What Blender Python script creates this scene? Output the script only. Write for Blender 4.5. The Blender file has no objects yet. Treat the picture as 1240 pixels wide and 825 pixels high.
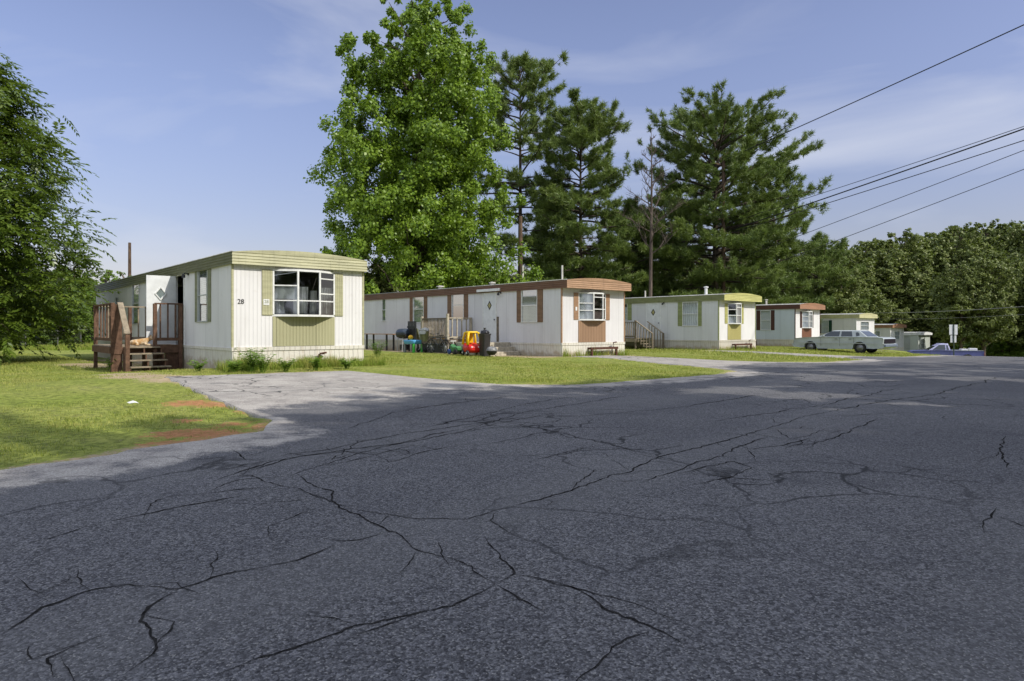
import bpy, math, random
import numpy as np
from mathutils import Vector, Matrix

R = random.Random(7)
NR = np.random.default_rng(11)
scene = bpy.context.scene
col = scene.collection
EYE = 1.27
F = 827.0
HZ = 398.0

# ------------------------------------------------------------------ naming
def tag(o, label=None, cat=None, group=None, kind=None):
    if label: o['label'] = label
    if cat: o['category'] = cat
    if group: o['group'] = group
    if kind: o['kind'] = kind
    return o

def empty(name, loc=(0, 0, 0), rz=0.0, label=None, cat=None, group=None):
    o = bpy.data.objects.new(name, None)
    col.objects.link(o)
    o.empty_display_size = 0.2
    o.location = loc
    o.rotation_euler = (0, 0, rz)
    return tag(o, label, cat, group)

def copy_tree(o, parent=None):
    c = o.copy()
    col.objects.link(c)
    c.parent = parent
    for ch in list(o.children):
        copy_tree(ch, c)
    return c

# ------------------------------------------------------------------ ground model: s runs along the road, lat to its right
U = (0.6712, 0.7413)
N = (0.7413, -0.6712)

def sl2xy(s, l):
    return U[0] * s + N[0] * l, U[1] * s + N[1] * l

def xy2sl(x, y):
    return U[0] * x + U[1] * y, N[0] * x + N[1] * y

def sst(a, b, x):
    t = np.clip((x - a) / (b - a), 0, 1)
    return t * t * (3 - 2 * t)

LOT_S = [-60, 0, 9, 23, 37.7, 53.7, 70, 89, 101, 115, 150, 300, 700]
LOT_G = [-1.05, -1.08, -1.11, -1.19, -1.26, -1.40, -1.9, -2.82, -3.6, -4.5, -5.8, -6.5, -7]
ROAD_S = [-60, 0, 15, 25, 40, 48, 53, 57, 61, 66, 72, 90, 140, 300, 700]
ROAD_G = [-1.27, -1.27, -1.27, -1.3, -1.47, -1.62, -1.78, -2.02, -2.4, -2.95, -3.5, -4.8, -6.0, -6.6, -7]

def smooth_interp(x, xs, ys):
    acc = 0
    for d in (-2.0, -1.0, 0.0, 1.0, 2.0):
        acc = acc + np.interp(np.asarray(x, float) + d, xs, ys)
    return acc / 5

def Hsl(s, l):
    s = np.asarray(s, float); l = np.asarray(l, float)
    a = smooth_interp(s, LOT_S, LOT_G)
    b = smooth_interp(s, ROAD_S, ROAD_G)
    w = sst(-17, -9.0, l)
    g = a * (1 - w) + b * w
    g = g - 0.25 * sst(-19.0, -22.0, l) * (1 - sst(12, 18, s))
    g = g - 0.12 * sst(2.5, 6, l)
    return g + EYE

def Hxy(x, y):
    s, l = xy2sl(x, y)
    return float(Hsl(s, l))

def at(px, py, d):
    return Vector(((px - 620) / F * d, d, EYE + (HZ - py) / F * d))

def gnd(px, d):
    x = (px - 620) / F * d
    return Vector((x, d, Hxy(x, d)))

def on_ground(px, py):
    lo = 1.0
    d = lo
    while d < 300:
        p = at(px, py, d)
        if p.z <= Hxy(p.x, p.y): break
        d += 0.05 + d * 0.004
    a, b = max(1.0, d - 0.06 - d * 0.005), d
    for _ in range(30):
        d = (a + b) / 2; p = at(px, py, d)
        if p.z <= Hxy(p.x, p.y): b = d
        else: a = d
    p = at(px, py, d)
    return Vector((p.x, p.y, Hxy(p.x, p.y)))

# ------------------------------------------------------------------ materials
class NT:
    def __init__(s, name):
        s.m = bpy.data.materials.new(name); s.m.use_nodes = True
        s.t = s.m.node_tree; s.n = s.t.nodes
        s.b = s.n['Principled BSDF']
        s.out = s.n['Material Output']
    def new(s, typ, **kw):
        n = s.n.new(typ)
        for k, v in kw.items():
            if k.startswith('i_'):
                n.inputs[k[2:].replace('_', ' ')].default_value = v
            else:
                setattr(n, k, v)
        return n
    def link(s, a, b): s.t.links.new(a, b)
    def math(s, op, a, b=None, c=None):
        n = s.n.new('ShaderNodeMath'); n.operation = op
        for i, v in enumerate((a, b, c)):
            if v is None: continue
            if isinstance(v, (int, float)): n.inputs[i].default_value = v
            else: s.link(v, n.inputs[i])
        return n.outputs[0]
    def mix(s, fac, a, b, mode='MIX'):
        n = s.n.new('ShaderNodeMix'); n.data_type = 'RGBA'; n.blend_type = mode
        for sock, v in ((n.inputs[0], fac), (n.inputs[6], a), (n.inputs[7], b)):
            if isinstance(v, (int, float)): sock.default_value = v
            elif isinstance(v, (tuple, list)): sock.default_value = (*v[:3], 1)
            else: s.link(v, sock)
        return n.outputs[2]
    def noise(s, vec, scale, detail=4, rough=0.55, dist=0.0):
        n = s.new('ShaderNodeTexNoise')
        n.inputs['Scale'].default_value = scale; n.inputs['Detail'].default_value = detail
        n.inputs['Roughness'].default_value = rough; n.inputs['Distortion'].default_value = dist
        if vec is not None: s.link(vec, n.inputs['Vector'])
        return n.outputs[0]
    def ramp(s, v, a, b, ca=0.0, cb=1.0):
        n = s.new('ShaderNodeMapRange'); n.interpolation_type = 'SMOOTHSTEP'
        n.inputs[1].default_value = a; n.inputs[2].default_value = b
        n.inputs[3].default_value = ca; n.inputs[4].default_value = cb
        s.link(v, n.inputs[0])
        return n.outputs[0]
    def obj(s): return s.new('ShaderNodeTexCoord').outputs['Object']
    def mapping(s, v, sc):
        n = s.new('ShaderNodeMapping'); n.inputs['Scale'].default_value = sc
        s.link(v, n.inputs['Vector']); return n.outputs[0]
    def bump(s, h, st=0.3, d=0.01):
        n = s.new('ShaderNodeBump'); n.inputs['Strength'].default_value = st; n.inputs['Distance'].default_value = d
        s.link(h, n.inputs['Height']); s.link(n.outputs[0], s.b.inputs['Normal']); return n
    def color(s, c):
        if isinstance(c, (tuple, list)): s.b.inputs['Base Color'].default_value = (*c[:3], 1)
        else: s.link(c, s.b.inputs['Base Color'])
    def rough(s, r, spec=None):
        s.b.inputs['Roughness'].default_value = r
        if spec is not None: s.b.inputs['Specular IOR Level'].default_value = spec

def mul(c, k): return tuple(x * k for x in c)

def plain(name, c, rough=0.6, var=0.25, scale=6, metal=0.0, spec=0.4):
    t = NT(name)
    n = t.noise(t.obj(), scale, 5, 0.6)
    t.color(t.mix(t.ramp(n, 0.3, 0.7), mul(c, 1 - var), mul(c, 1 + var * 0.5)))
    t.rough(rough, spec); t.b.inputs['Metallic'].default_value = metal
    return t.m

def siding(name, c, pitch=0.10, stain=0.35, staincol=(0.25, 0.2, 0.13), groove=0.55):
    t = NT(name)
    o = t.obj()
    sx = t.new('ShaderNodeSeparateXYZ'); t.link(o, sx.inputs[0])
    v = t.math('ADD', sx.outputs[0], sx.outputs[1])
    fr = t.math('FRACT', t.math('MULTIPLY', v, 1.0 / pitch))
    g = t.math('PINGPONG', fr, 0.5)
    gm = t.ramp(g, 0.02, 0.12, 1.0, 0.0)
    pn = t.new('ShaderNodeTexWhiteNoise'); pn.noise_dimensions = '1D'
    t.link(t.math('FLOOR', t.math('MULTIPLY', v, 1 / 1.22)), pn.inputs['W'])
    base = t.mix(pn.outputs[0], mul(c, 0.93), mul(c, 1.03))
    big = t.noise(t.mapping(o, (1.3, 1.3, 0.5)), 1.0, 5, 0.6)
    base = t.mix(t.ramp(big, 0.35, 0.7, 0, 0.35), base, mul(c, 0.78))
    streak = t.noise(t.mapping(o, (9, 9, 0.45)), 1.0, 5, 0.65)
    low = t.math('MAXIMUM', t.ramp(sx.outputs[2], 0.1, 1.1, 1.0, 0.2), t.ramp(sx.outputs[2], 2.0, 3.0, 0.2, 0.7))
    sf = t.math('MULTIPLY', t.math('MULTIPLY', t.ramp(streak, 0.5, 0.8), low), stain)
    base = t.mix(sf, base, staincol)
    seam = t.math('FRACT', t.math('MULTIPLY', v, 1 / 1.22))
    sm = t.ramp(t.math('PINGPONG', seam, 0.5), 0.004, 0.012, 0.5, 0.0)
    base = t.mix(t.math('MULTIPLY', gm, groove), base, mul(c, 0.5))
    base = t.mix(sm, base, mul(c, 0.45))
    spl = t.math('ADD', t.ramp(sx.outputs[2], -0.05, 0.42, 0.75, 0.0), t.ramp(t.noise(o, 4, 5, 0.65), 0.3, 0.7, -0.3, 0.3))
    base = t.mix(t.ramp(spl, 0.15, 0.8, 0.0, 0.7), base, (0.33, 0.25, 0.15))
    t.color(base); t.rough(0.55, 0.3)
    t.bump(t.math('SUBTRACT', t.math('MULTIPLY', big, 0.3), gm), 0.5, 0.012)
    return t.m

def wood(name, c, var=0.5, rough=0.8):
    t = NT(name)
    o = t.obj()
    n = t.noise(t.mapping(o, (7, 7, 7)), 1.0, 6, 0.7)
    n2 = t.noise(t.mapping(o, (30, 30, 3)), 1.0, 4, 0.6)
    a = t.mix(t.ramp(n, 0.3, 0.7), mul(c, 1 - var), mul(c, 1 + var * 0.6))
    isl = t.new('ShaderNodeNewGeometry').outputs['Random Per Island']
    a = t.mix(t.math('MULTIPLY', isl, 0.45), a, mul(c, 0.5))
    t.color(t.mix(t.ramp(n2, 0.4, 0.7, 0, 0.35), a, mul(c, 0.45)))
    t.rough(rough, 0.2); t.bump(n2, 0.3, 0.004)
    return t.m

def leafmat(name, c1, c2, c3, trans=0.35, rough=0.5, spec=0.35, nscale=0.35):
    t = NT(name)
    geo = t.new('ShaderNodeNewGeometry')
    isl = geo.outputs['Random Per Island']
    big = t.noise(t.obj(), nscale, 3, 0.5)
    a = t.mix(isl, c1, c2)
    a = t.mix(t.ramp(big, 0.42, 0.66, 0, 0.7), a, c3)
    t.color(a); t.rough(rough, spec)
    tr = t.new('ShaderNodeBsdfTranslucent')
    t.link(t.mix(0.4, a, (0.3, 0.45, 0.04)), tr.inputs['Color'])
    mx = t.new('ShaderNodeMixShader'); mx.inputs[0].default_value = trans
    t.link(t.b.outputs[0], mx.inputs[1]); t.link(tr.outputs[0], mx.inputs[2])
    t.link(mx.outputs[0], t.out.inputs['Surface'])
    return t.m

def bark(name, c):
    t = NT(name)
    n = t.noise(t.mapping(t.obj(), (6, 6, 1.2)), 1.0, 6, 0.7)
    t.color(t.mix(t.ramp(n, 0.35, 0.65), mul(c, 0.45), mul(c, 1.25)))
    t.rough(0.9, 0.1); t.bump(n, 0.8, 0.03)
    return t.m

def glassmat(name, refl=0.13, tint=(0.8, 0.85, 0.85)):
    t = NT(name)
    tr = t.new('ShaderNodeBsdfTransparent'); tr.inputs[0].default_value = (*tint, 1)
    gl = t.new('ShaderNodeBsdfGlossy'); gl.inputs['Roughness'].default_value = 0.04
    fr = t.new('ShaderNodeFresnel'); fr.inputs['IOR'].default_value = 1.5
    f = t.math('ADD', t.math('MULTIPLY', fr.outputs[0], 0.55), refl)
    mx = t.new('ShaderNodeMixShader'); t.link(f, mx.inputs[0])
    t.link(tr.outputs[0], mx.inputs[1]); t.link(gl.outputs[0], mx.inputs[2])
    t.link(mx.outputs[0], t.out.inputs['Surface'])
    return t.m

def fabric(name, c, nz=14):
    t = NT(name)
    o = t.obj()
    sx = t.new('ShaderNodeSeparateXYZ'); t.link(o, sx.inputs[0])
    v = t.math('ADD', sx.outputs[0], sx.outputs[1])
    n = t.noise(o, 3, 3)
    w = t.math('SINE', t.math('ADD', t.math('MULTIPLY', v, nz * 3.0), t.math('MULTIPLY', n, 6.0)))
    t.color(t.mix(t.ramp(w, -1, 1), mul(c, 0.7), c)); t.rough(0.9, 0.1)
    return t.m

def blindmat(name, c):
    t = NT(name)
    o = t.obj()
    sx = t.new('ShaderNodeSeparateXYZ'); t.link(o, sx.inputs[0])
    n = t.noise(o, 1.5, 2)
    z = t.math('ADD', sx.outputs[2], t.math('MULTIPLY', n, 0.05))
    fr = t.math('PINGPONG', t.math('FRACT', t.math('MULTIPLY', z, 16.0)), 0.5)
    t.color(t.mix(t.ramp(fr, 0.05, 0.25), mul(c, 0.45), c)); t.rough(0.7, 0.2)
    return t.m

def asphalt():
    t = NT('asphalt_surface')
    o = t.obj()
    big = t.noise(o, 0.22, 5, 0.6)
    mid = t.noise(o, 1.6, 5, 0.65)
    vo = t.new('ShaderNodeTexVoronoi'); vo.feature = 'F1'; vo.inputs['Scale'].default_value = 70
    t.link(o, vo.inputs['Vector'])
    vo2 = t.new('ShaderNodeTexVoronoi'); vo2.feature = 'F1'; vo2.inputs['Scale'].default_value = 130
    t.link(o, vo2.inputs['Vector'])
    at1 = t.new('ShaderNodeAttribute'); at1.attribute_name = 'drive'
    c = t.mix(t.ramp(big, 0.3, 0.7), (0.086, 0.085, 0.090), (0.128, 0.126, 0.128))
    c = t.mix(t.ramp(mid, 0.35, 0.75, 0, 0.5), c, (0.080, 0.080, 0.088))
    dr = t.mix(t.ramp(mid, 0.35, 0.68), (0.29, 0.265, 0.235), (0.40, 0.37, 0.325))
    dr = t.mix(t.ramp(t.noise(o, 0.9, 6, 0.7), 0.56, 0.7, 0, 0.6), dr, (0.15, 0.145, 0.14))
    df = t.math('ADD', at1.outputs['Fac'], t.ramp(mid, 0.3, 0.7, -0.3, 0.3))
    c = t.mix(t.ramp(df, 0.25, 0.75), c, dr)
    sp = t.new('ShaderNodeSeparateColor'); t.link(vo.outputs['Color'], sp.inputs[0])
    sp2 = t.new('ShaderNodeSeparateColor'); t.link(vo2.outputs['Color'], sp2.inputs[0])
    sfac = t.ramp(df, 0.2, 0.8, 1.0, 0.4)
    c = t.mix(sfac, c, t.mix(sp.outputs[0], (0.45, 0.45, 0.46), (1.6, 1.6, 1.58)), 'MULTIPLY')
    c = t.mix(sfac, c, t.mix(sp2.outputs[1], (0.55, 0.55, 0.55), (1.45, 1.45, 1.45)), 'MULTIPLY')
    sxy = t.new('ShaderNodeSeparateXYZ'); t.link(o, sxy.inputs[0])
    lat = t.math('ADD', t.math('MULTIPLY', sxy.outputs[0], 0.7413), t.math('MULTIPLY', sxy.outputs[1], -0.6712))
    wob = t.math('ADD', lat, t.math('MULTIPLY', big, 2.0))
    trk = t.math('SINE', t.math('MULTIPLY', wob, 2.1))
    c = t.mix(t.math('MULTIPLY', t.ramp(trk, 0.2, 1.0, 0, 0.28), sfac), c, (0.15, 0.148, 0.145))
    oil = t.ramp(t.noise(o, 0.55, 3, 0.55), 0.60, 0.72, 0, 0.55)
    c = t.mix(t.math('MULTIPLY', oil, t.ramp(df, 0.1, 0.5, 1.0, 0.15)), c, (0.05, 0.05, 0.055))
    grit = t.ramp(t.noise(o, 0.37, 4, 0.6), 0.60, 0.75, 0, 0.35)
    c = t.mix(t.math('MULTIPLY', grit, sfac), c, (0.20, 0.18, 0.155))
    bright = t.ramp(sp2.outputs[0], 0.93, 0.96, 0, 0.6)
    c = t.mix(bright, c, (0.34, 0.33, 0.31))
    # fine crazing, only in patches
    wv = t.new('ShaderNodeVectorMath'); wv.operation = 'ADD'
    nz = t.new('ShaderNodeTexNoise'); nz.inputs['Scale'].default_value = 1.3; nz.inputs['Detail'].default_value = 6
    t.link(o, nz.inputs['Vector'])
    sc = t.new('ShaderNodeVectorMath'); sc.operation = 'SCALE'; sc.inputs['Scale'].default_value = 0.9
    t.link(nz.outputs['Color'], sc.inputs[0]); t.link(o, wv.inputs[0]); t.link(sc.outputs[0], wv.inputs[1])
    vc = t.new('ShaderNodeTexVoronoi'); vc.feature = 'DISTANCE_TO_EDGE'; vc.inputs['Scale'].default_value = 0.95
    t.link(wv.outputs[0], vc.inputs['Vector'])
    line = t.ramp(vc.outputs['Distance'], 0.006, 0.026, 1.0, 0.0)
    patch = t.ramp(t.noise(o, 0.19, 2, 0.5), 0.47, 0.58)
    c = t.mix(t.math('MULTIPLY', t.math('MULTIPLY', line, patch), 0.9), c, (0.02, 0.02, 0.021))
    t.color(c); t.rough(0.85, 0.25)
    hgt = t.math('ADD', t.math('MULTIPLY', vo.outputs['Distance'], -1.0), t.math('MULTIPLY', vo2.outputs['Distance'], -0.5))
    t.bump(hgt, 0.55, 0.012)
    return t.m

def groundmat():
    t = NT('lawn_soil')
    o = t.obj()
    a = t.new('ShaderNodeAttribute'); a.attribute_name = 'dirt'
    r = t.new('ShaderNodeAttribute'); r.attribute_name = 'redsoil'
    n1 = t.noise(o, 0.5, 5, 0.6); n2 = t.noise(o, 9, 6, 0.7); n3 = t.noise(o, 60, 3, 0.7)
    g = t.mix(t.ramp(n1, 0.3, 0.7), (0.21, 0.26, 0.045), (0.31, 0.32, 0.085))
    g = t.mix(t.ramp(n2, 0.42, 0.62, 0, 0.9), g, (0.09, 0.12, 0.02))
    g = t.mix(t.ramp(n3, 0.5, 0.8, 0, 0.5), g, (0.38, 0.35, 0.14))
    tan = t.mix(t.ramp(n2, 0.3, 0.7), (0.30, 0.22, 0.13), (0.45, 0.36, 0.24))
    red = t.mix(t.ramp(n2, 0.3, 0.7), (0.25, 0.115, 0.05), (0.46, 0.23, 0.105))
    d = t.mix(r.outputs['Fac'], tan, red)
    f = t.math('ADD', a.outputs['Fac'], t.math('ADD', t.ramp(n2, 0.3, 0.7, -0.5, 0.4), t.ramp(n1, 0.3, 0.7, -0.15, 0.15)))
    c = t.mix(t.ramp(t.math('ADD', f, t.ramp(n3, 0.3, 0.7, -0.2, 0.2)), 0.25, 0.8), g, d)
    t.color(c); t.rough(0.95, 0.1)
    t.bump(t.math('ADD', n2, t.math('MULTIPLY', n3, 0.4)), 0.7, 0.05)
    return t.m

M = {}
M['glass'] = glassmat('window_glass')
M['glass_dim'] = glassmat('dim_window_glass', 0.12, (0.55, 0.6, 0.6))
M['white_trim'] = plain('white_aluminium_trim', (0.72, 0.72, 0.69), 0.5, 0.12)
M['grey_trim'] = plain('grey_aluminium_trim', (0.42, 0.44, 0.43), 0.5, 0.15)
M['interior'] = plain('dark_interior', (0.13, 0.12, 0.11), 0.9)
M['curtain'] = fabric('grey_curtain', (0.66, 0.65, 0.63))
M['white_curtain'] = fabric('white_curtain', (0.78, 0.78, 0.80))
M['blind'] = blindmat('white_blind', (0.62, 0.63, 0.62))
M['dark_metal'] = plain('dark_metal', (0.03, 0.03, 0.03), 0.5)
M['rust'] = plain('rusty_steel', (0.09, 0.035, 0.02), 0.8, 0.5, 20)
M['fence_grey'] = plain('shaded_wire', (0.11, 0.11, 0.10), 0.6, 0.3, 5)  # wire colour darkened to stand for the shade by the hedge
M['roof_metal'] = plain('roof_metal', (0.45, 0.45, 0.43), 0.5, 0.3, 2)
M['galv'] = plain('galvanised_pipe', (0.5, 0.48, 0.42), 0.5, 0.25, 5)
M['black_rubber'] = plain('black_rubber', (0.02, 0.02, 0.02), 0.8)
M['red_deck'] = wood('red_brown_timber', (0.15, 0.085, 0.055), 0.5)
M['grey_timber'] = wood('weathered_timber', (0.33, 0.27, 0.19), 0.4)
M['pale_timber'] = wood('bleached_timber', (0.50, 0.44, 0.33), 0.3)
M['old_timber'] = wood('old_grey_timber', (0.21, 0.17, 0.12), 0.45)
M['concrete'] = plain('weathered_concrete', (0.46, 0.41, 0.32), 0.9, 0.3, 8)
M['black_plastic'] = plain('black_plastic', (0.022, 0.021, 0.021), 0.45, 0.3)
M['asphalt'] = asphalt()
M['ground'] = groundmat()
M['crack'] = plain('crack_shadow', (0.032, 0.031, 0.030), 1.0, 0.6, 14, spec=0.0)

# ------------------------------------------------------------------ mesh builder
class MB:
    def __init__(s): s.v = []; s.f = []
    def add(s, vs, fs, mat=None):
        o = len(s.v)
        s.v += [tuple(mat @ Vector(v)) if mat is not None else tuple(v) for v in vs]
        s.f += [tuple(o + i for i in f) for f in fs]
        return s
    def mm(s, x0, x1, y0, y1, z0, z1, mat=None):
        vs = [(x, y, z) for z in (z0, z1) for y in (y0, y1) for x in (x0, x1)]
        fs = [(0, 2, 3, 1), (4, 5, 7, 6), (0, 1, 5, 4), (2, 6, 7, 3), (0, 4, 6, 2), (1, 3, 7, 5)]
        return s.add(vs, fs, mat)
    def bar(s, p, q, w, h, up=(0, 0, 1)):
        p = Vector(p); q = Vector(q); d = (q - p).normalized(); up = Vector(up)
        if abs(d.dot(up)) > 0.98: up = Vector((0, 1, 0))
        a = d.cross(up).normalized() * (w / 2); b = a.cross(d).normalized() * (h / 2)
        vs = [c + i * a + j * b for c in (p, q) for (i, j) in ((-1, -1), (1, -1), (1, 1), (-1, 1))]
        fs = [(3, 2, 1, 0), (4, 5, 6, 7)] + [(i, (i + 1) % 4, 4 + (i + 1) % 4, 4 + i) for i in range(4)]
        return s.add(vs, fs)
    def tube(s, pts, rs, n=8, cap=True):
        pts = [Vector(p) for p in pts]
        if isinstance(rs, (int, float)): rs = [rs] * len(pts)
        o = len(s.v)
        for i, p in enumerate(pts):
            d = (pts[min(i + 1, len(pts) - 1)] - pts[max(i - 1, 0)]).normalized()
            up = Vector((0, 0, 1)) if abs(d.z) < 0.9 else Vector((1, 0, 0))
            a = d.cross(up).normalized(); b = d.cross(a)
            for k in range(n):
                t = 2 * math.pi * k / n
                s.v.append(tuple(p + (a * math.cos(t) + b * math.sin(t)) * rs[i]))
        for i in range(len(pts) - 1):
            for k in range(n):
                s.f.append((o + i * n + k, o + i * n + (k + 1) % n, o + (i + 1) * n + (k + 1) % n, o + (i + 1) * n + k))
        if cap:
            s.f.append(tuple(o + k for k in range(n))[::-1])
            e = o + (len(pts) - 1) * n
            s.f.append(tuple(e + k for k in range(n)))
        return s
    def lathe(s, prof, c=(0, 0, 0), axis='z', n=20):
        o = len(s.v)
        for (r, h) in prof:
            for k in range(n):
                t = 2 * math.pi * k / n
                p = (r * math.cos(t), r * math.sin(t), h)
                if axis == 'x': p = (h, p[0], p[1])
                elif axis == 'y': p = (p[0], h, p[1])
                s.v.append((p[0] + c[0], p[1] + c[1], p[2] + c[2]))
        for i in range(len(prof) - 1):
            for k in range(n):
                s.f.append((o + i * n + k, o + i * n + (k + 1) % n, o + (i + 1) * n + (k + 1) % n, o + (i + 1) * n + k))
        return s
    def poly(s, pts): return s.add(pts, [tuple(range(len(pts)))])
    def layers(s, rings, closed=True):
        n = len(rings[0]); o = len(s.v)
        for r in rings: s.v += [tuple(p) for p in r]
        for i in range(len(rings) - 1):
            for k in range(n if closed else n - 1):
                s.f.append((o + i * n + k, o + i * n + (k + 1) % n, o + (i + 1) * n + (k + 1) % n, o + (i + 1) * n + k))
        return s
    def build(s, name, mat, parent=None, smooth=False, bevel=0.0):
        me = bpy.data.meshes.new(name)
        me.from_pydata(s.v, [], s.f); me.update()
        if smooth: me.polygons.foreach_set('use_smooth', [True] * len(me.polygons))
        if mat: me.materials.append(mat)
        o = bpy.data.objects.new(name, me); col.objects.link(o)
        if parent: o.parent = parent
        if bevel:
            b = o.modifiers.new('bevel', 'BEVEL'); b.width = bevel; b.segments = 2; b.limit_method = 'ANGLE'; b.angle_limit = math.radians(35)
            if smooth:
                w = o.modifiers.new('wn', 'WEIGHTED_NORMAL'); w.keep_sharp = True
        return o

def np_mesh(name, V, Fc, k, mat, parent=None, smooth=False):
    """V (n,3); Fc flat index array of polygons with k corners"""
    me = bpy.data.meshes.new(name)
    nf = len(Fc) // k
    me.vertices.add(len(V)); me.vertices.foreach_set('co', np.asarray(V, np.float32).ravel())
    me.loops.add(nf * k); me.loops.foreach_set('vertex_index', np.asarray(Fc, np.int32))
    me.polygons.add(nf); me.polygons.foreach_set('loop_start', np.arange(0, nf * k, k, dtype=np.int32))
    me.update(calc_edges=True)
    if smooth: me.polygons.foreach_set('use_smooth', np.ones(nf, bool))
    me.materials.append(mat)
    o = bpy.data.objects.new(name, me); col.objects.link(o)
    if parent: o.parent = parent
    return o

def unit(a): return a / np.maximum(np.linalg.norm(a, axis=1, keepdims=True), 1e-6)

def rand_dirs(n, rng=NR):
    return unit(rng.normal(size=(n, 3)))

def leaf_cloud(P, D, Nn, length, width, fold=0.15):
    """rhombic folded leaf at P along D with normal about Nn -> verts, faces (quads as 4 corner polys)"""
    D = unit(D); S = unit(np.cross(D, Nn)); Nn = np.cross(S, D)
    L = length[:, None]; W = width[:, None]
    v0 = P; v2 = P + D * L
    mid = P + D * L * 0.45 + Nn * W * fold
    v1 = mid + S * W * 0.5; v3 = mid - S * W * 0.5
    V = np.stack([v0, v1, v2, v3], 1).reshape(-1, 3)
    return V, np.arange(len(V))

# ------------------------------------------------------------------ terrain, road
def edge_fn():
    pts = [(-60, -8.0), (-10, -7.8), (1.4, -7.55), (4.2, -8.0), (4.8, -8.8), (5.2, -11), (6.3, -16.6), (10.6, -15.9), (10.8, -13.0),
           (11.2, -10.6), (12.2, -9.4), (14, -8.9), (17, -8.6), (19.5, -8.8), (20.6, -9.6), (21.3, -11.0), (23.0, -15.5), (23.4, -18.6),
           (25.6, -18.6), (25.9, -12), (26.8, -10.3), (28.5, -9.0), (33, -8.7), (34.6, -10), (35.2, -12.4), (36.0, -18.2), (37.0, -18.2),
           (37.6, -13), (38.5, -10), (40, -8.7), (52, -8.6), (53, -12), (53.4, -18), (56, -18), (56.4, -12), (57.4, -8.8), (130, -8.5), (300, -8.5)]
    return [p[0] for p in pts], [p[1] for p in pts]
ES, EL = edge_fn()
_ph = NR.uniform(0, 6.28, 12)
def edge_noise(s):
    s = np.asarray(s, float); a = 0
    for i, f in enumerate((0.7, 1.3, 2.3, 3.9, 6.1, 9.7)):
        a = a + np.sin(s * f + _ph[i]) * (0.07 / (1 + 0.45 * i))
    return a
def road_edge(s): return np.interp(s, ES, EL) + edge_noise(s)
def right_edge(s): return 3.0 + edge_noise(np.asarray(s) + 50)

def dist_field(px_list, rad):
    """points on the ground given as (px, py, radius) -> callable weight over arrays x,y"""
    C = []
    for (px, py, r) in px_list:
        p = on_ground(px, py); C.append((p.x, p.y, r))
    def f(x, y):
        w = np.zeros_like(x)
        for (cx, cy, r) in C:
            d = np.hypot(x - cx, y - cy)
            w = np.maximum(w, 1 - sst(r * 0.4, r * 1.2, d))
        return w
    return f

RED = dist_field([(228, 487, 0.5), (262, 489, 0.4), (205, 524, 0.35), (232, 522, 0.45), (262, 524, 0.45), (285, 528, 0.35), (225, 507, 0.3), (318, 515, 0.3), (245, 535, 0.35), (200, 536, 0.35), (300, 496, 0.3), (285, 512, 0.3)], 0)
TAN = dist_field([(110, 441, 1.5), (135, 443, 1.2), (170, 455, 1.0), (205, 459, 0.9), (230, 459, 0.6), (150, 452, 0.8), (190, 448, 1.2), (135, 436, 1.4), (165, 440, 1.5)], 0)

def t2_local(x, y, T):
    dx = x - T[0]; dy = y - T[1]
    return dx * 0.76 + dy * 0.65, -dx * 0.65 + dy * 0.76

def dirt_fields(x, y, s, l):
    red = RED(x, y); tan = TAN(x, y)
    a, b = t2_local(x, y, (2.12, 29.0))
    sand = (1 - sst(0.6, 1.25, np.abs(a + 0.9))) * sst(-0.6, 0.2, b) * (1 - sst(15, 18, b))
    sand2 = (1 - sst(0.2, 1.0, np.abs(b + 0.5))) * sst(-1, 0, a) * (1 - sst(4, 5.5, a)) * 0.8
    e = road_edge(s) - l
    strip = (1 - sst(0.0, 0.28, e)) * sst(-0.4, 0.0, e) * 0.75
    dr = np.maximum.reduce([red, tan, sand, sand2 * 0.7, strip])
    rs = red / np.maximum(red + tan + sand + strip * 0.5 + 1e-3, 1e-3)
    return np.clip(dr, 0, 1), np.clip(rs, 0, 1)

def grid_mesh(name, S, Lfun, ncol, zoff, mat):
    pass

def axis(parts):
    out = []
    for (a, b, st) in parts:
        out += list(np.arange(a, b, st))
    return np.array(out + [parts[-1][1]])

SA = axis([(-140, -20, 12), (-20, -2, 2), (-2, 30, 0.22), (30, 62, 0.5), (62, 130, 2.5), (130, 700, 30)])
LA = axis([(-500, -80, 30), (-80, -34, 3), (-34, -7, 0.22), (-7, 6, 1.0), (6, 60, 4), (60, 400, 30)])
SS, LL = np.meshgrid(SA, LA, indexing='ij')
XX, YY = sl2xy(SS, LL)
inside = sst(0.05, 0.35, LL - road_edge(SS)) * (1 - sst(-0.35, -0.05, LL - right_edge(SS)))
bumpz = (np.sin(XX * 1.7 + 1) * np.sin(YY * 2.1) * 0.012 + np.sin(XX * 0.6) * np.sin(YY * 0.45 + 2) * 0.03)
ZZ = Hsl(SS, LL) - 0.10 * inside + bumpz * (1 - inside) + 0.02 * (1 - inside) * (1 - sst(0, 0.4, np.abs(LL - road_edge(SS))))
ZZ = ZZ - 0.028 * (1 - inside)
V = np.stack([XX, YY, ZZ], -1).reshape(-1, 3)
ns, nl = SS.shape
idx = np.arange(ns * nl).reshape(ns, nl)
Fq = np.stack([idx[:-1, :-1], idx[1:, :-1], idx[1:, 1:], idx[:-1, 1:]], -1)[..., ::-1].reshape(-1)
terrain = np_mesh('ground', V, Fq, 4, M['ground'], smooth=True)
tag(terrain, 'grassy ground with patches of bare tan and red soil', kind='structure')
dd, rr = dirt_fields(V[:, 0], V[:, 1], SS.ravel(), LL.ravel())
for nm, arr in (('dirt', dd), ('redsoil', rr)):
    a = terrain.data.attributes.new(nm, 'FLOAT', 'POINT'); a.data.foreach_set('value', arr.astype(np.float32))

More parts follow.
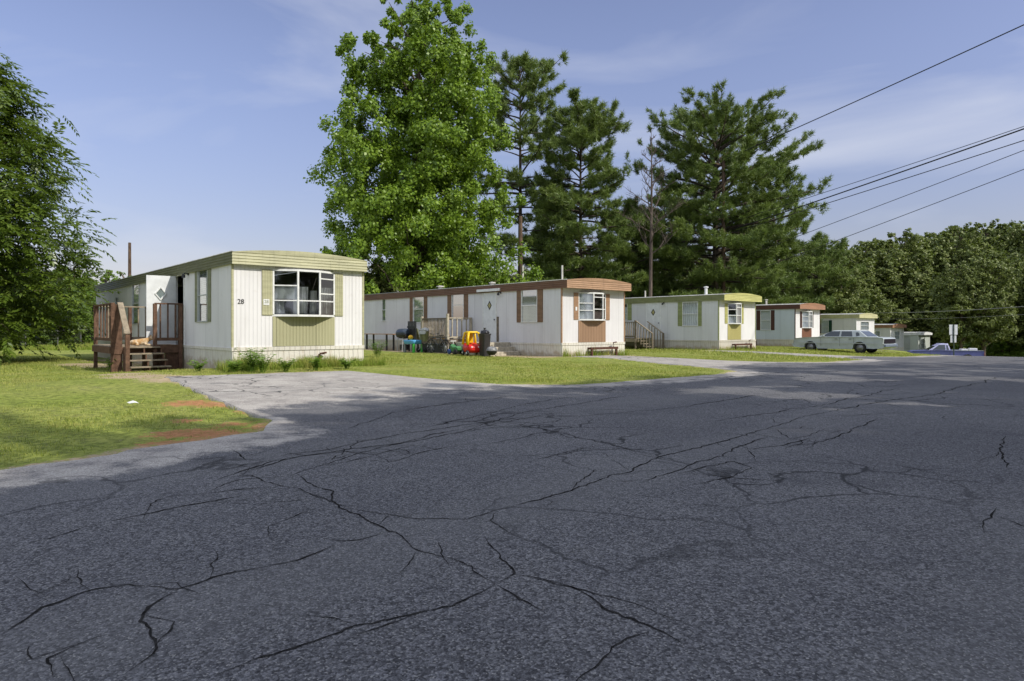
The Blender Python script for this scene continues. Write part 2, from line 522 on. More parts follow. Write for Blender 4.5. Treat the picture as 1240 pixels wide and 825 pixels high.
# road: strip columns between the ragged edge and the far verge
RS = axis([(-60, -4, 4), (-4, 30, 0.1), (30, 60, 0.25), (60, 130, 2), (130, 300, 10)])
ts = np.linspace(0, 1, 60)
el = road_edge(RS); er = right_edge(RS)
base_e = np.interp(RS, [-60, 4, 40, 300], [-8.1, -8.3, -8.8, -8.5])
tcols = []
for k in np.linspace(0, 1, 26): tcols.append(el + (np.maximum(base_e, el + 0.3) - el) * k)
lastc = tcols[-1]
for k in np.linspace(0, 1, 22)[1:]: tcols.append(lastc + (er - lastc) * k)
RL = np.stack(tcols, 1); RSg = np.repeat(RS[:, None], RL.shape[1], 1)
rx, ry = sl2xy(RSg, RL)
rz = Hsl(RSg, RL) + 0.004
rz[:, 0] -= 0.07; 
V = np.stack([rx, ry, rz], -1).reshape(-1, 3)
idx = np.arange(RL.size).reshape(RL.shape)
Fq = np.stack([idx[:-1, :-1], idx[1:, :-1], idx[1:, 1:], idx[:-1, 1:]], -1)[..., ::-1].reshape(-1)
road = np_mesh('road', V, Fq, 4, M['asphalt'], smooth=True)
tag(road, 'cracked grey asphalt road with driveways branching off to the mobile homes', kind='structure')
drive = sst(0.6, 2.6, -8.6 - RL) 
drive = np.maximum(drive, 0.8 * (1 - sst(0.3, 1.7, RL - el[:, None])))  # pale worn edge, widened to paint in the sunlit strip by the lawn
a = road.data.attributes.new('drive', 'FLOAT', 'POINT'); a.data.foreach_set('value', drive.ravel().astype(np.float32))

# cracks: tar-dark fissures followed on the road surface
CR = [
 [(620,614),(671,601),(759,572),(790,554),(862,539),(950,513),(975,505),(1068,487),(1135,477),(1207,457)],
 [(790,552),(733,539),(687,526),(651,518),(600,510)],
 [(975,544),(1022,529),(1063,508)], [(980,521),(1027,523)], [(780,585),(847,560),(877,549),(930,530)],
 [(841,588),(908,567),(888,560),(821,575)], [(1058,560),(1166,580)], [(1190,525),(1217,529),(1214,548),(1222,570)], [(1207,616),(1196,632),(1192,647)],
 [(620,696),(651,701),(692,711),(733,737),(774,755),(826,781)],
 [(360,575),(407,596),(397,608),(422,624),(474,647),(505,668),(546,678),(572,696),(600,709)],
 [(620,614),(566,629),(510,628),(422,616)],[(600,709),(620,696),(597,678),(587,652)],
 [(600,709),(546,735),(463,755),(412,768),(319,796),(257,822)],
 [(268,580),(309,575),(350,590),(397,606)],
 [(0,668),(62,652),(124,634)],[(124,634),(200,618),(300,600)],
 [(0,771),(51,737),(103,719),(154,711),(216,714),(268,699),(319,691),(360,681),(407,660)],
 [(95,691),(98,709),(112,717)],[(0,740),(31,737),(51,737)],
 [(0,789),(36,784),(41,799),(98,781),(125,770)],[(64,822),(62,799),(98,781)],
 [(216,717),(170,737),(165,755),(188,776),(185,794),(149,820)],
 [(260,583),(330,560),(420,545),(500,535),(600,515),(680,500)],[(300,560),(280,545)],
 [(350,578),(400,560),(440,548),(560,520)],[(370,550),(420,540),(470,530),(640,505)],[(400,560),(412,545),(370,548)],
 [(560,520),(640,498),(760,480)],[(20,700),(40,715),(55,722)],[(600,709),(660,742)],
 [(455,640),(470,626),(520,622)],[(545,690),(530,655)],[(330,590),(240,600)],[(505,668),(480,700)],
 [(505,520),(640,490),(700,480)],[(480,498),(620,480)],[(420,520),(480,500),(560,486)],
 [(330,548),(372,552),(420,548),(455,552),(500,540)],[(300,572),(345,556),(372,552)],[(420,548),(432,534),(470,530)],[(455,552),(470,560),(510,548),(560,540)],[(385,566),(420,560),(455,552)],[(240,575),(290,566),(345,556)],
 [(690,597),(720,570),(759,572)],[(640,560),(690,548),(733,539)],[(880,535),(905,545),(950,540),(985,530)],[(905,545),(915,560)],[(940,520),(960,532),(1000,520)],[(830,575),(850,570),(890,575)],
 [(700,505),(830,492),(920,478)],[(860,512),(930,500),(1010,488),(1090,470)],[(1010,505),(1090,500),(1180,505)],
]
def crack_mesh():
    rng = random.Random(5)
    mb = MB()
    todo = [([on_ground(*p) for p in pl], 0.009) for pl in CR]
    for (P, _) in list(todo):
        for a, b in zip(P[:-1], P[1:]):
            L = (b - a).length
            for _k in range(int(L / 0.9 + rng.random())):
                q0 = a.lerp(b, rng.random()); an = math.atan2(b.y - a.y, b.x - a.x) + rng.choice((-1, 1)) * rng.uniform(0.5, 1.5)
                br = [q0]
                for _j in range(rng.randint(2, 4)):
                    an += rng.gauss(0, 0.45); st = rng.uniform(0.1, 0.32); q0 = Vector((q0.x + st * math.cos(an), q0.y + st * math.sin(an), 0)); q0.z = Hxy(q0.x, q0.y); br.append(q0)
                todo.append((br, 0.0058))
    for P, wmax in todo:
        pts = []
        for a, b in zip(P[:-1], P[1:]):
            n = max(2, int((b - a).length / (0.018 + 0.0065 * a.y)))
            for i in range(n): pts.append(a.lerp(b, i / n))
        pts.append(P[-1])
        jit = 0.0; q = []
        for i, p in enumerate(pts):
            jit = jit * 0.9 + rng.gauss(0, 0.0035 + 0.0014 * p.y)
            jt = jit * min(1, i / 6, (len(pts) - 1 - i) / 6)
            d = (pts[min(i + 1, len(pts) - 1)] - pts[max(i - 1, 0)]); d.z = 0; d.normalize()
            nn = Vector((-d.y, d.x, 0)); q.append((p + nn * jt, nn))
        w = wmax * 0.7; o = len(mb.v)
        for i, (p, nn) in enumerate(q):
            w = min(wmax, max(wmax * 0.45, w + rng.gauss(0, 0.0013)))
            e = w * min(1, (i + 0.3) / 5, (len(q) - i - 0.7) / 5) * (1 + 0.06 * max(p.y - 4, 0))
            for sgn in (-1, 1):
                v = p + nn * sgn * e * rng.uniform(0.35, 1.3)
                mb.v.append((v.x, v.y, Hxy(v.x, v.y) + 0.0075))
        for i in range(len(q) - 1):
            mb.f.append((o + 2 * i, o + 2 * i + 1, o + 2 * i + 3, o + 2 * i + 2))
    return mb
tag(crack_mesh().build('road_crack', M['crack']), 'dark wandering cracks in the asphalt road', kind='structure')

# ------------------------------------------------------------------ grass (uncountable)
def grass_patch(name, n, smin, smax, lmin, lmax, hmin, hmax, wid, mat, seed, keep=None):
    rng = np.random.default_rng(seed)
    s = rng.uniform(smin, smax, n); l = rng.uniform(lmin, lmax, n)
    x, y = sl2xy(s, l)
    d, r = dirt_fields(x, y, s, l)
    cl = 0.5 + 0.5 * np.sin(x * 2.1 + np.sin(y * 1.3) * 2) * np.sin(y * 1.9 + np.sin(x * 1.1) * 2)
    k = (l < road_edge(s) + rng.normal(0, 0.07, n)) & (rng.uniform(size=n) > d * 0.9) & (rng.uniform(size=n) < 0.45 + 0.55 * cl)
    if keep is not None: k &= keep(x, y, s, l)
    x, y, s, l, cl = x[k], y[k], s[k], l[k], cl[k]; m = len(x)
    z = Hsl(s, l) - 0.03
    hh = rng.uniform(hmin, hmax, m) * (0.6 + 0.6 * cl); a = rng.uniform(0, 6.283, m); ln = rng.uniform(0.2, 0.9, m)
    w = wid * rng.uniform(0.6, 1.3, m)
    dx, dy = np.cos(a), np.sin(a)
    b = np.stack([x, y, z], 1)
    sd = np.stack([-dy * w / 2, dx * w / 2, np.zeros(m)], 1)
    tip = b + np.stack([dx * hh * ln, dy * hh * ln, hh], 1)
    V = np.stack([b - sd, b + sd, tip], 1).reshape(-1, 3)
    return tag(np_mesh(name, V, np.arange(len(V)), 3, mat), 'short uneven lawn grass growing between the mobile homes and the road', 'grass', kind='stuff')

M['grass'] = leafmat('grass_blades', (0.12, 0.17, 0.02), (0.44, 0.45, 0.10), (0.42, 0.38, 0.13), 0.35, 0.6, 0.2, 1.6)
M['weed'] = leafmat('weed_leaves', (0.12, 0.23, 0.03), (0.22, 0.32, 0.05), (0.09, 0.18, 0.025), 0.4, 0.5, 0.3, 2)
T_POS = {}

def trailer_clear(x, y, s, l):
    ok = np.ones(len(x), bool)
    for (tx, ty) in ((-7.8, 19.1), (2.12, 29.0), (12.15, 40.1)):
        a, b = t2_local(x, y, (tx, ty))
        ok &= ~((a > -0.02) & (a < 4.15) & (b > -0.02) & (b < 20))
    return ok
grass_patch('grass', 150000, 0.0, 13.5, -22, -7.2, 0.02, 0.055, 0.010, M['grass'], 1, trailer_clear)
grass_patch('grass', 150000, 10, 30, -26, -8.2, 0.02, 0.06, 0.018, M['grass'], 2, trailer_clear)
grass_patch('grass', 70000, -6, 10, -45, -21, 0.03, 0.10, 0.022, M['grass'], 3, trailer_clear)
grass_patch('grass', 60000, 30, 62, -22, -8.2, 0.04, 0.12, 0.035, M['grass'], 4, trailer_clear)

# ------------------------------------------------------------------ mobile homes
RZ = math.atan2(0.65, 0.76)

class Home:
    """local x runs along the street front, y to the back, z up"""
    def __init__(s, px, depth, drop, W, Ln, label, wall, fascia, trim, skirt, fdark=None, ov=0.3, zs=0.53, ze=2.91, zt=3.28, wallmat2=None):
        s.x0 = (px - 620) / F * depth; s.d = depth; s.zb = EYE - drop
        s.W, s.L, s.zs, s.ze, s.zt, s.ov = W, Ln, zs, ze, zt, ov
        s.wall, s.fascia, s.trim, s.skirt = wall, fascia, trim, skirt; s.fside = fdark; s.front = wallmat2 or wall
        s.root = empty('mobile_home', (s.x0, depth, s.zb), RZ, label, 'mobile home', 'single-wide mobile homes set side by side along the road')
        s.holeL = []; s.holeF = []
    def tside(s, px):
        q = (px - 620) / F
        # x0 - .65t = q (d + .76 t)
        return (s.x0 - q * s.d) / (0.65 + 0.76 * q) if abs(0.65 + 0.76 * q) > 1e-6 else 0
    def xfront(s, px):
        q = (px - 620) / F
        return (q * s.d - s.x0) / (0.76 - 0.65 * q)
    def zside(s, t, py): return (HZ - py) / F * (s.d + 0.76 * t) + EYE - s.zb
    def zfront(s, x, py): return (HZ - py) / F * (s.d + 0.65 * x) + EYE - s.zb
    def P(s, side, u, v, d):
        return (-d, u, v) if side == 'L' else (u, -d, v)
    def ubox(s, mb, side, u0, u1, v0, v1, d0, d1):
        if side == 'L': mb.mm(-d1, -d0, u0, u1, v0, v1)
        else: mb.mm(u0, u1, -d1, -d0, v0, v1)
    def rectL(s, pxa, pxb, pya, pyb):
        ta, tb = s.tside(pxb), s.tside(pxa)
        tm = (ta + tb) / 2
        return ta, tb, s.zside(tm, pyb), s.zside(tm, pya)
    def rectF(s, pxa, pxb, pya, pyb):
        xa, xb = s.xfront(pxa), s.xfront(pxb); xm = (xa + xb) / 2
        return xa, xb, s.zfront(xm, pyb), s.zfront(xm, pya)
    def window(s, side, r, cover=None, rails=(0.5,), frame='white_trim', glass='glass', fw=0.035):
        u0, u1, v0, v1 = r
        (s.holeL if side == 'L' else s.holeF).append(r)
        mb = MB()
        s.ubox(mb, side, u0, u1, v1 - fw, v1, -0.04, 0.03); s.ubox(mb, side, u0 - 0.01, u1 + 0.01, v0, v0 + fw, -0.04, 0.045)
        s.ubox(mb, side, u0, u0 + fw, v0 + fw, v1 - fw, -0.04, 0.03); s.ubox(mb, side, u1 - fw, u1, v0 + fw, v1 - fw, -0.04, 0.03)
        for k in rails:
            z = v0 + (v1 - v0) * k
            s.ubox(mb, side, u0 + fw, u1 - fw, z - fw * 0.45, z + fw * 0.45, -0.03, 0.02)
        w = mb.build('window', M[frame], s.root)
        g = MB(); g.poly([s.P(side, u0 + fw, v0 + fw, -0.01), s.P(side, u1 - fw, v0 + fw, -0.01), s.P(side, u1 - fw, v1 - fw, -0.01), s.P(side, u0 + fw, v1 - fw, -0.01)])
        g.build('pane', M[glass], w)
        if cover:
            mat, f0, f1 = cover
            za = v0 + (v1 - v0) * f0; zb = v0 + (v1 - v0) * f1
            b = MB(); n = 24; pts = []
            for k in range(n + 1):
                u = u0 + (u1 - u0) * k / n; dd = -0.07 + 0.012 * math.sin(k * 1.9)
                pts.append((u, dd))
            b.layers([[s.P(side, u, za, d) for u, d in pts], [s.P(side, u, zb, d) for u, d in pts]], False)
            b.build('curtain' if 'curtain' in mat else 'blind', M[mat], w)
        return w
    def shutter(s, side, r, mat):
        u0, u1, v0, v1 = r
        mb = MB()
        s.ubox(mb, side, u0, u1, v0, v1, 0.004, 0.022)
        n = 4; g = (u1 - u0) / n
        for k in range(n):
            s.ubox(mb, side, u0 + g * k + 0.012, u0 + g * (k + 1) - 0.012, v0 + 0.02, v1 - 0.02, 0.022, 0.030)
        return mb.build('shutter', mat, s.root)
    def wallgrid(s, mb, side, u0, u1, v0, v1, holes):
        us = sorted({u0, u1, *[c for h in holes for c in h[:2]]}); vs = sorted({v0, v1, *[c for h in holes for c in h[2:]]})
        us = [u for u in us if u0 <= u <= u1]; vs = [v for v in vs if v0 <= v <= v1]
        for a, b in zip(us[:-1], us[1:]):
            for c, d in zip(vs[:-1], vs[1:]):
                m = ((a + b) / 2, (c + d) / 2)
                if any(h[0] < m[0] < h[1] and h[2] < m[1] < h[3] for h in holes): continue
                q = [s.P(side, a, c, 0), s.P(side, b, c, 0), s.P(side, b, d, 0), s.P(side, a, d, 0)]
                mb.poly(q if side == 'F' else q[::-1])
    def shell(s):
        W, Ln, zs, ze, zt, ov = s.W, s.L, s.zs, s.ze, s.zt, s.ov
        mb = MB()
        s.wallgrid(mb, 'L', 0, Ln, zs, ze + 0.05, s.holeL); fw_ = MB(); s.wallgrid(fw_, 'F', 0, W, zs, ze + 0.05, s.holeF); fw_.build('front_wall', s.front, s.root)
        mb.poly([(W, 0, zs), (W, Ln, zs), (W, Ln, ze), (W, 0, ze)]); mb.poly([(W, Ln, zs), (0, Ln, zs), (0, Ln, ze), (W, Ln, ze)])
        mb.build('wall', s.wall, s.root)
        fl = MB(); fl.mm(0.05, W - 0.05, 0.05, Ln - 0.05, zs - 0.08, zs + 0.01)
        fl.mm(W * 0.45, W * 0.45 + 0.04, 2.9, Ln - 0.06, zs + 0.01, ze); fl.mm(0.05, W - 0.05, 3.3, 3.36, zs + 0.012, ze - 0.004)
        fl.build('interior_floor', M['interior'], s.root)
        # arched roof
        n = 16; arch = 0.14; e = 0.05
        prof = [(-e + (W + 2 * e) * k / n, zt - 0.03 + arch * (1 - (2 * k / n - 1) ** 2)) for k in range(n + 1)]
        rf = MB()
        rf.layers([[(x, -ov + 0.01, z) for x, z in prof], [(x, Ln + 0.05, z) for x, z in prof]], False)
        rf.poly([(x, Ln + 0.05, z) for x, z in prof] + [(W + e, Ln + 0.05, ze), (-e, Ln + 0.05, ze)])
        rf.mm(-e - 0.025, -e + 0.03, -ov + 0.02, Ln, zt - 0.035, zt - 0.005)
        rf.build('roof', M['roof_metal'], s.root, True)
        # ribbed fascia wrapping front and sides
        fa = MB(); fl2 = MB(); fr2 = MB(); rows = 4; h = (zt - 0.035 - ze) / rows
        for k in range(rows):
            a, b = ze + h * k, ze + h * (k + 1); o = 0.018
            x0, x1, y0 = -e, W + e, -ov
            q = o * 0.2; m_ = b - h * 0.25
            fa.layers([[(x0 - o, y0 - o, a), (x1 + o, y0 - o, a)], [(x0 - q, y0 - q, m_), (x1 + q, y0 - q, m_)], [(x0 - o, y0 - o, b), (x1 + o, y0 - o, b)]], False)
            for xs, sg in ((x0, -1), (x1, 1)):
                (fl2 if sg < 0 else fr2).layers([[(xs + sg * o, Ln, a), (xs + sg * o, y0 - o, a)], [(xs + sg * q, Ln, m_), (xs + sg * q, y0 - q, m_)], [(xs + sg * o, Ln, b), (xs + sg * o, y0 - o, b)]], False)
        yy = -ov - 0.018
        fa.poly([(-e, yy, zt - 0.035)] + [(x, yy, z) for x, z in prof] + [(W + e, yy, zt - 0.035)])
        # soffit
        fa.mm(-e, W + e, -ov, 0.0, ze + 0.002, ze + 0.02); fa.mm(-e, 0, 0.0, Ln, ze + 0.002, ze + 0.02)
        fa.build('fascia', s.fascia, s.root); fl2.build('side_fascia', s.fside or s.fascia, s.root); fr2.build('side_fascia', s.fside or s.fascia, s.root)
        # skirting with a slight flare
        sk = MB(); fl_ = 0.07; bt = -0.55
        top = [(-0.01, Ln, zs - 0.03), (-0.01, -0.01, zs - 0.03), (W + 0.01, -0.01, zs - 0.03), (W + 0.01, Ln, zs - 0.03)]
        bot = [(-0.01 + 0.02, Ln, bt), (-0.01, -fl_, bt), (W + 0.01, -fl_, bt), (W + fl_ - 0.05, Ln, bt)]
        sk.layers([bot, top], False)
        sk.build('skirting', s.skirt, s.root)
        bd = MB(); bd.mm(-0.03, W + 0.03, -0.035, 0.0, zs - 0.06, zs + 0.05); bd.mm(-0.03, -0.001, 0.0, Ln, zs - 0.05, zs + 0.03)
        bd.build('base_band', s.skirt, s.root)
        for x in (0, W):
            ct = MB(); ct.mm(x - 0.03, x + 0.03, -0.016, 0.04, zs + 0.05, ze); ct.build('corner_trim', s.trim, s.root)
    def door(s, r, mat, open_leaf=False):
        u0, u1, v0, v1 = r
        fr = MB()
        s.ubox(fr, 'L', u0 - 0.05, u0, v0, v1 + 0.05, -0.04, 0.025); s.ubox(fr, 'L', u1, u1 + 0.05, v0, v1 + 0.05, -0.04, 0.025); s.ubox(fr, 'L', u0, u1, v1, v1 + 0.05, -0.04, 0.025)
        f = fr.build('door_frame', M['white_trim'], s.root)
        mb = MB(); c = (u0 + u1) / 2; z = v0 + (v1 - v0) * 0.74; k = 0.17
        if open_leaf:
            s.holeL.append(r)
            wd = u1 - u0
            mb.mm(-wd - 0.02, -0.02, u1 - 0.045, u1, v0 + 0.02, v1)
            o = mb.build('door', mat, s.root)
            cx = -wd / 2 - 0.05
            d = MB()
            for a, b in (((0, k * 1.25), (k, 0)), ((k, 0), (0, -k * 1.25)), ((0, -k * 1.25), (-k, 0)), ((-k, 0), (0, k * 1.25))):
                d.bar((cx + a[0], u1 - 0.055, z + a[1]), (cx + b[0], u1 - 0.055, z + b[1]), 0.03, 0.045, (0, 1, 0))
            d.build('diamond_window', M['white_trim'], o)
            p = MB(); kk = k * 0.8; p.poly([(cx, u1 - 0.05, z + kk * 1.25), (cx + kk, u1 - 0.05, z), (cx, u1 - 0.05, z - kk * 1.25), (cx - kk, u1 - 0.05, z)])
            p.build('diamond_pane', M['glass_dim'], o)
        else:
            s.ubox(mb, 'L', u0, u1, v0, v1, -0.02, 0.012)
            o = mb.build('door', mat, s.root)
            p = MB(); p.poly([s.P('L', c + a * k, z + b * k * 1.35, 0.018) for a, b in ((0, 1), (1, 0), (0, -1), (-1, 0))]); p.build('diamond_window', M['dark_metal'], o)
            p = MB(); p.poly([s.P('L', c + a * k * .62, z + b * k * .84, 0.022) for a, b in ((0, 1), (1, 0), (0, -1), (-1, 0))]); p.build('diamond_pane', plain('amber_pane', (0.4, 0.36, 0.15), 0.3), o)
            hd = MB(); hd.lathe([(0, -0.07), (0.03, -0.065), (0.035, -0.04), (0.015, -0.03), (0.015, -0.01)], (0, u0 + 0.09, v0 + (v1 - v0) * 0.45), 'x', 10); hd.build('handle', M['dark_metal'], o)
        return o
    def lamp(s, px, py):
        t = s.tside(px); z = s.zside(t, py)
        mb = MB(); mb.lathe([(0, 0), (0.05, 0), (0.05, -0.03), (0.02, -0.05)], (0, t, z), 'x', 10)
        mb.tube([(-0.04, t, z), (-0.12, t, z + 0.02), (-0.16, t, z - 0.02)], 0.018, 6)
        mb.lathe([(0.03, 0.0), (0.055, -0.06), (0.06, -0.13), (0.0, -0.13)], (-0.16, t, z), 'z', 10)
        mb.build('porch_light', M['dark_metal'], s.root)
    def bay(s, r, depth=0.3, cuts=(0.3, 0.7), grid=None, shut=None, cover=None):
        x0, x1, z0, z1 = r
        s.holeF.append((x0 + 0.03, x1 - 0.03, z0 + 0.03, z1 - 0.03))
        w = x1 - x0
        P = [(x0, 0.0), (x0 + w * cuts[0], -depth), (x0 + w * cuts[1], -depth), (x1, 0.0)]
        fr = MB()
        for (a, b), zz, hh in ((None or (0, 0), z1 - 0.03, 0.06), ((0, 0), z0 - 0.03, 0.06)):
            base = [(p[0], p[1] - 0.03 if p[1] else 0.0) for p in P]
            fr.layers([[(p[0], p[1], zz) for p in base], [(p[0], p[1], zz + hh) for p in base]])
            fr.poly([(p[0], p[1], zz) for p in base]); fr.poly([(p[0], p[1], zz + hh) for p in base][::-1])
        for p in P: fr.bar((p[0] + (0.02 if p[1] == 0 and p[0] == x0 else -0.02 if p[1] == 0 else 0), p[1] - 0.004, z0 + 0.03), (p[0] + (0.02 if p[1] == 0 and p[0] == x0 else -0.02 if p[1] == 0 else 0), p[1] - 0.004, z1 - 0.03), 0.05, 0.05)
        for k in range(3):
            a, b = P[k], P[k + 1]
            for fz in (grid or ((0.3,), (0.3,), (0.3,)))[k]:
                z = z0 + (z1 - z0) * fz
                fr.bar((a[0], a[1], z), (b[0], b[1], z), 0.035, 0.035)
            nv = (0, 0, 0) if grid else (0, 0, 0)
        win = fr.build('bay_window', M['white_trim'], s.root)
        for k in range(3):
            a, b = P[k], P[k + 1]
            g = MB(); g.poly([(a[0], a[1] + 0.006, z0 + 0.03), (b[0], b[1] + 0.006, z0 + 0.03), (b[0], b[1] + 0.006, z1 - 0.03), (a[0], a[1] + 0.006, z1 - 0.03)])
            g.build('pane', M['glass'], win)
        rng = random.Random(int(w * 1000))
        for (k, ta, tb, mat) in [c for c in (cover or []) if len(c) == 4]:
            a, b = P[k], P[k + 1]; m = MB(); n = 12
            pts = [(a[0] + (b[0] - a[0]) * i / n, a[1] + (b[1] - a[1]) * i / n + 0.05 + 0.008 * math.sin(i * 2.4)) for i in range(n + 1)]
            m.layers([[(x, y, z0 + 0.03 + (z1 - z0 - 0.06) * tb) for x, y in pts], [(x, y, z0 + 0.03 + (z1 - z0 - 0.06) * ta) for x, y in pts]], False); m.build('curtain', M[mat], win)
        for (fa, fb, ta, tb, mat) in [c for c in (cover or []) if len(c) == 5]:
            n = 14; b = MB(); top = []; bo = []
            for i in range(n + 1):
                q = i / n
                top.append((x0 + w * (fa + (fb - fa) * q), 0.1 + 0.03 * math.sin(i * 2.2), z0 + (z1 - z0) * ta))
                bo.append((x0 + w * (fa + (fb - fa) * q) + rng.uniform(-.03, .03), 0.1 + 0.05 * math.sin(i * 2.2 + 1), z0 + (z1 - z0) * tb))
            b.layers([bo, top], False); b.build('curtain', M[mat], win)
        return win
    def panel(s, r, mat):
        mb = MB(); s.ubox(mb, 'F', *r, 0.003, 0.02)
        n = max(4, int((r[1] - r[0]) / 0.1)); g = (r[1] - r[0]) / n
        for k in range(n):
            s.ubox(mb, 'F', r[0] + g * k + 0.008, r[0] + g * (k + 1) - 0.012, r[2], r[3], 0.02, 0.028)
        return mb.build('infill_panel', mat, s.root)
    def hitch(s, x0, x1, z):
        mb = MB()
        mb.bar((x0, -0.25, z), (x1, -0.25, z), 0.09, 0.1); mb.bar((x0 + 0.1, -0.25, z), (x0 + 0.1, -0.02, z), 0.08, 0.08); mb.bar((x1 - 0.1, -0.25, z), (x1 - 0.1, -0.02, z), 0.08, 0.08)
        mb.mm(x0 + 0.05, x0 + 0.12, -0.29, -0.21, z - 0.35, z - 0.05); mb.mm(x1 - 0.14, x1 - 0.05, -0.29, -0.21, z - 0.35, z - 0.05)
        mb.tube([(x1 - 0.25, -0.22, z), (x1 - 0.25, -0.22, z + 0.24), (x1 - 0.05, -0.22, z + 0.26)], 0.03, 8)
        mb.build('tow_hitch', M['rust'], s.root)
    def vent(s, x, y, h, r=0.06, mat='galv'):
        arch = s.zt - 0.03 + 0.14 * (1 - (2 * x / s.W - 1) ** 2)
        mb = MB(); mb.tube([(x, y, arch - 0.05), (x, y, arch + h)], r, 10)
        if r > 0.05: mb.lathe([(r * 1.7, h), (r * 1.7, h + 0.05), (0, h + 0.09)], (x, y, arch), 'z', 12)
        mb.build('roof_vent', M[mat], s.root)

def text(body, size, mat, parent, loc, rot, name='house_number'):
    cu = bpy.data.curves.new(name, 'FONT'); cu.body = body; cu.size = size; cu.extrude = 0.003; cu.align_x = 'CENTER'; cu.align_y = 'CENTER'
    tmp = bpy.data.objects.new('tmp', cu); col.objects.link(tmp)
    dg = bpy.context.evaluated_depsgraph_get()
    me = bpy.data.meshes.new_from_object(tmp.evaluated_get(dg))
    bpy.data.objects.remove(tmp)
    me.materials.clear(); me.materials.append(mat)
    o = bpy.data.objects.new(name, me); col.objects.link(o); o.parent = parent; o.location = loc; o.rotation_euler = rot
    return o

white = siding('white_ribbed_siding', (0.73, 0.715, 0.70), 0.115, 0.6, groove=0.35)
white2 = siding('chalky_white_siding', (0.70, 0.685, 0.68), 0.09, 0.6)
pale = siding('pale_grey_siding', (0.66, 0.66, 0.655), 0.10, 0.25)
blue = siding('bluish_grey_siding', (0.52, 0.57, 0.60), 0.10, 0.25)
skirt_w = siding('stained_cream_skirting', (0.66, 0.63, 0.54), 0.16, 0.8, (0.30, 0.20, 0.09), 0.5)
skirt_g = siding('grey_cream_skirting', (0.55, 0.51, 0.43), 0.14, 0.7, (0.25, 0.18, 0.09), 0.5)
def metalstrip(name, c):
    t = NT(name); o = t.obj()
    n = t.noise(t.mapping(o, (1.2, 1.2, 8)), 1.0, 5, 0.65)
    n2 = t.noise(t.mapping(o, (12, 12, 0.8)), 1.0, 4, 0.6)
    a = t.mix(t.ramp(n, 0.3, 0.7), mul(c, 0.78), mul(c, 1.08))
    t.color(t.mix(t.ramp(n2, 0.52, 0.75, 0, 0.45), a, mul(c, 0.45))); t.rough(0.55, 0.3)
    return t.m
olive = metalstrip('olive_enamel', (0.43, 0.415, 0.255)); olive_panel = siding('olive_ribbed_panel', (0.41, 0.395, 0.235), 0.1, 0.25, (0.2, 0.16, 0.06), 0.3)
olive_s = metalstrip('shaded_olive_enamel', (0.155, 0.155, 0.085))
brown_e = metalstrip('shaded_brown_edge', (0.16, 0.085, 0.045)); lime_e = metalstrip('shaded_lime_edge', (0.21, 0.22, 0.10)); dkrust = metalstrip('shaded_rust_edge', (0.10, 0.045, 0.03))  # darker copies of the fascia enamels, painting in the shade on the long sides
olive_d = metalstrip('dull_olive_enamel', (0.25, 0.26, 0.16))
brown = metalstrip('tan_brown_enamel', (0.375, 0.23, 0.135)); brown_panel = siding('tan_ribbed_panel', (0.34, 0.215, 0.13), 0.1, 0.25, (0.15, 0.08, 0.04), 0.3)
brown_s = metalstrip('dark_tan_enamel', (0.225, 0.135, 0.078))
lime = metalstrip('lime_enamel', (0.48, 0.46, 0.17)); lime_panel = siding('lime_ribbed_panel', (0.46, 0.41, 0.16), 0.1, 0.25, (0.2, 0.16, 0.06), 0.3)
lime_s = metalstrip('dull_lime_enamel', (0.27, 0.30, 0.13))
rust = metalstrip('rust_red_enamel', (0.33, 0.175, 0.10)); dkbrown = metalstrip('dark_brown_enamel', (0.07, 0.03, 0.022)); redbrown_panel = siding('red_brown_panel', (0.22, 0.10, 0.06), 0.1)
dkgreen = metalstrip('dark_green_enamel', (0.012, 0.05, 0.03)); yellowf = metalstrip('yellow_cream_enamel', (0.50, 0.47, 0.26))
white_door = plain('white_door_paint', (0.66, 0.67, 0.66), 0.5, 0.12, 3)

# --- first home
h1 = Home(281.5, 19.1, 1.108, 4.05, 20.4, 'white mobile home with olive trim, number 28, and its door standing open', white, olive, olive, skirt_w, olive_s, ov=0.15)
r = h1.rectL(240, 252.3, 325, 390)
h1.window('L', r, ('blind', 0.0, 1.0), (0.5,), 'grey_trim')
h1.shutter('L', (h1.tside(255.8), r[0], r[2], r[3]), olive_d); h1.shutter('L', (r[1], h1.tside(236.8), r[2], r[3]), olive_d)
td0 = h1.tside(223.0); dw = 0.92
h1.door((td0, td0 + dw, 0.56, h1.zside(td0, 333)), white_door, True)
h1.lamp(228.5, 332)
r = h1.rectL(160.5, 169, 343, 393); h1.window('L', r, ('blind', 0.1, 1.0), (0.5,), 'grey_trim')
r = h1.rectL(140.5, 143.5, 360, 369); h1.window('L', r, None, (), 'grey_trim')
rb = h1.rectF(330, 405, 329, 382.5)
h1.bay(rb, 0.3, (0.33, 0.68), ((0.33, 0.66), (0.33,), (0.33, 0.5, 0.84)), cover=[(0, 0.66, 0.36, 'curtain'), (0.03, 0.2, 0.34, 0.05, 'curtain'), (0.34, 0.58, 0.66, 0.05, 'curtain'), (0.61, 0.72, 0.58, 0.05, 'curtain'), (0.78, 0.98, 0.66, 0.05, 'curtain')])
h1.shutter('F', (h1.xfront(317), rb[0] - 0.005, rb[2] + 0.0, rb[3]), olive); h1.shutter('F', (rb[1] + 0.005, h1.xfront(415), rb[2], rb[3]), olive)
h1.panel((rb[0], rb[1], h1.zs + 0.06, rb[2] - 0.035), olive_panel)
h1.hitch(1.9, 2.75, 0.12)
h1.vent(2.9, 12, 0.2)
h1.shell()
xx = h1.xfront(291.5)
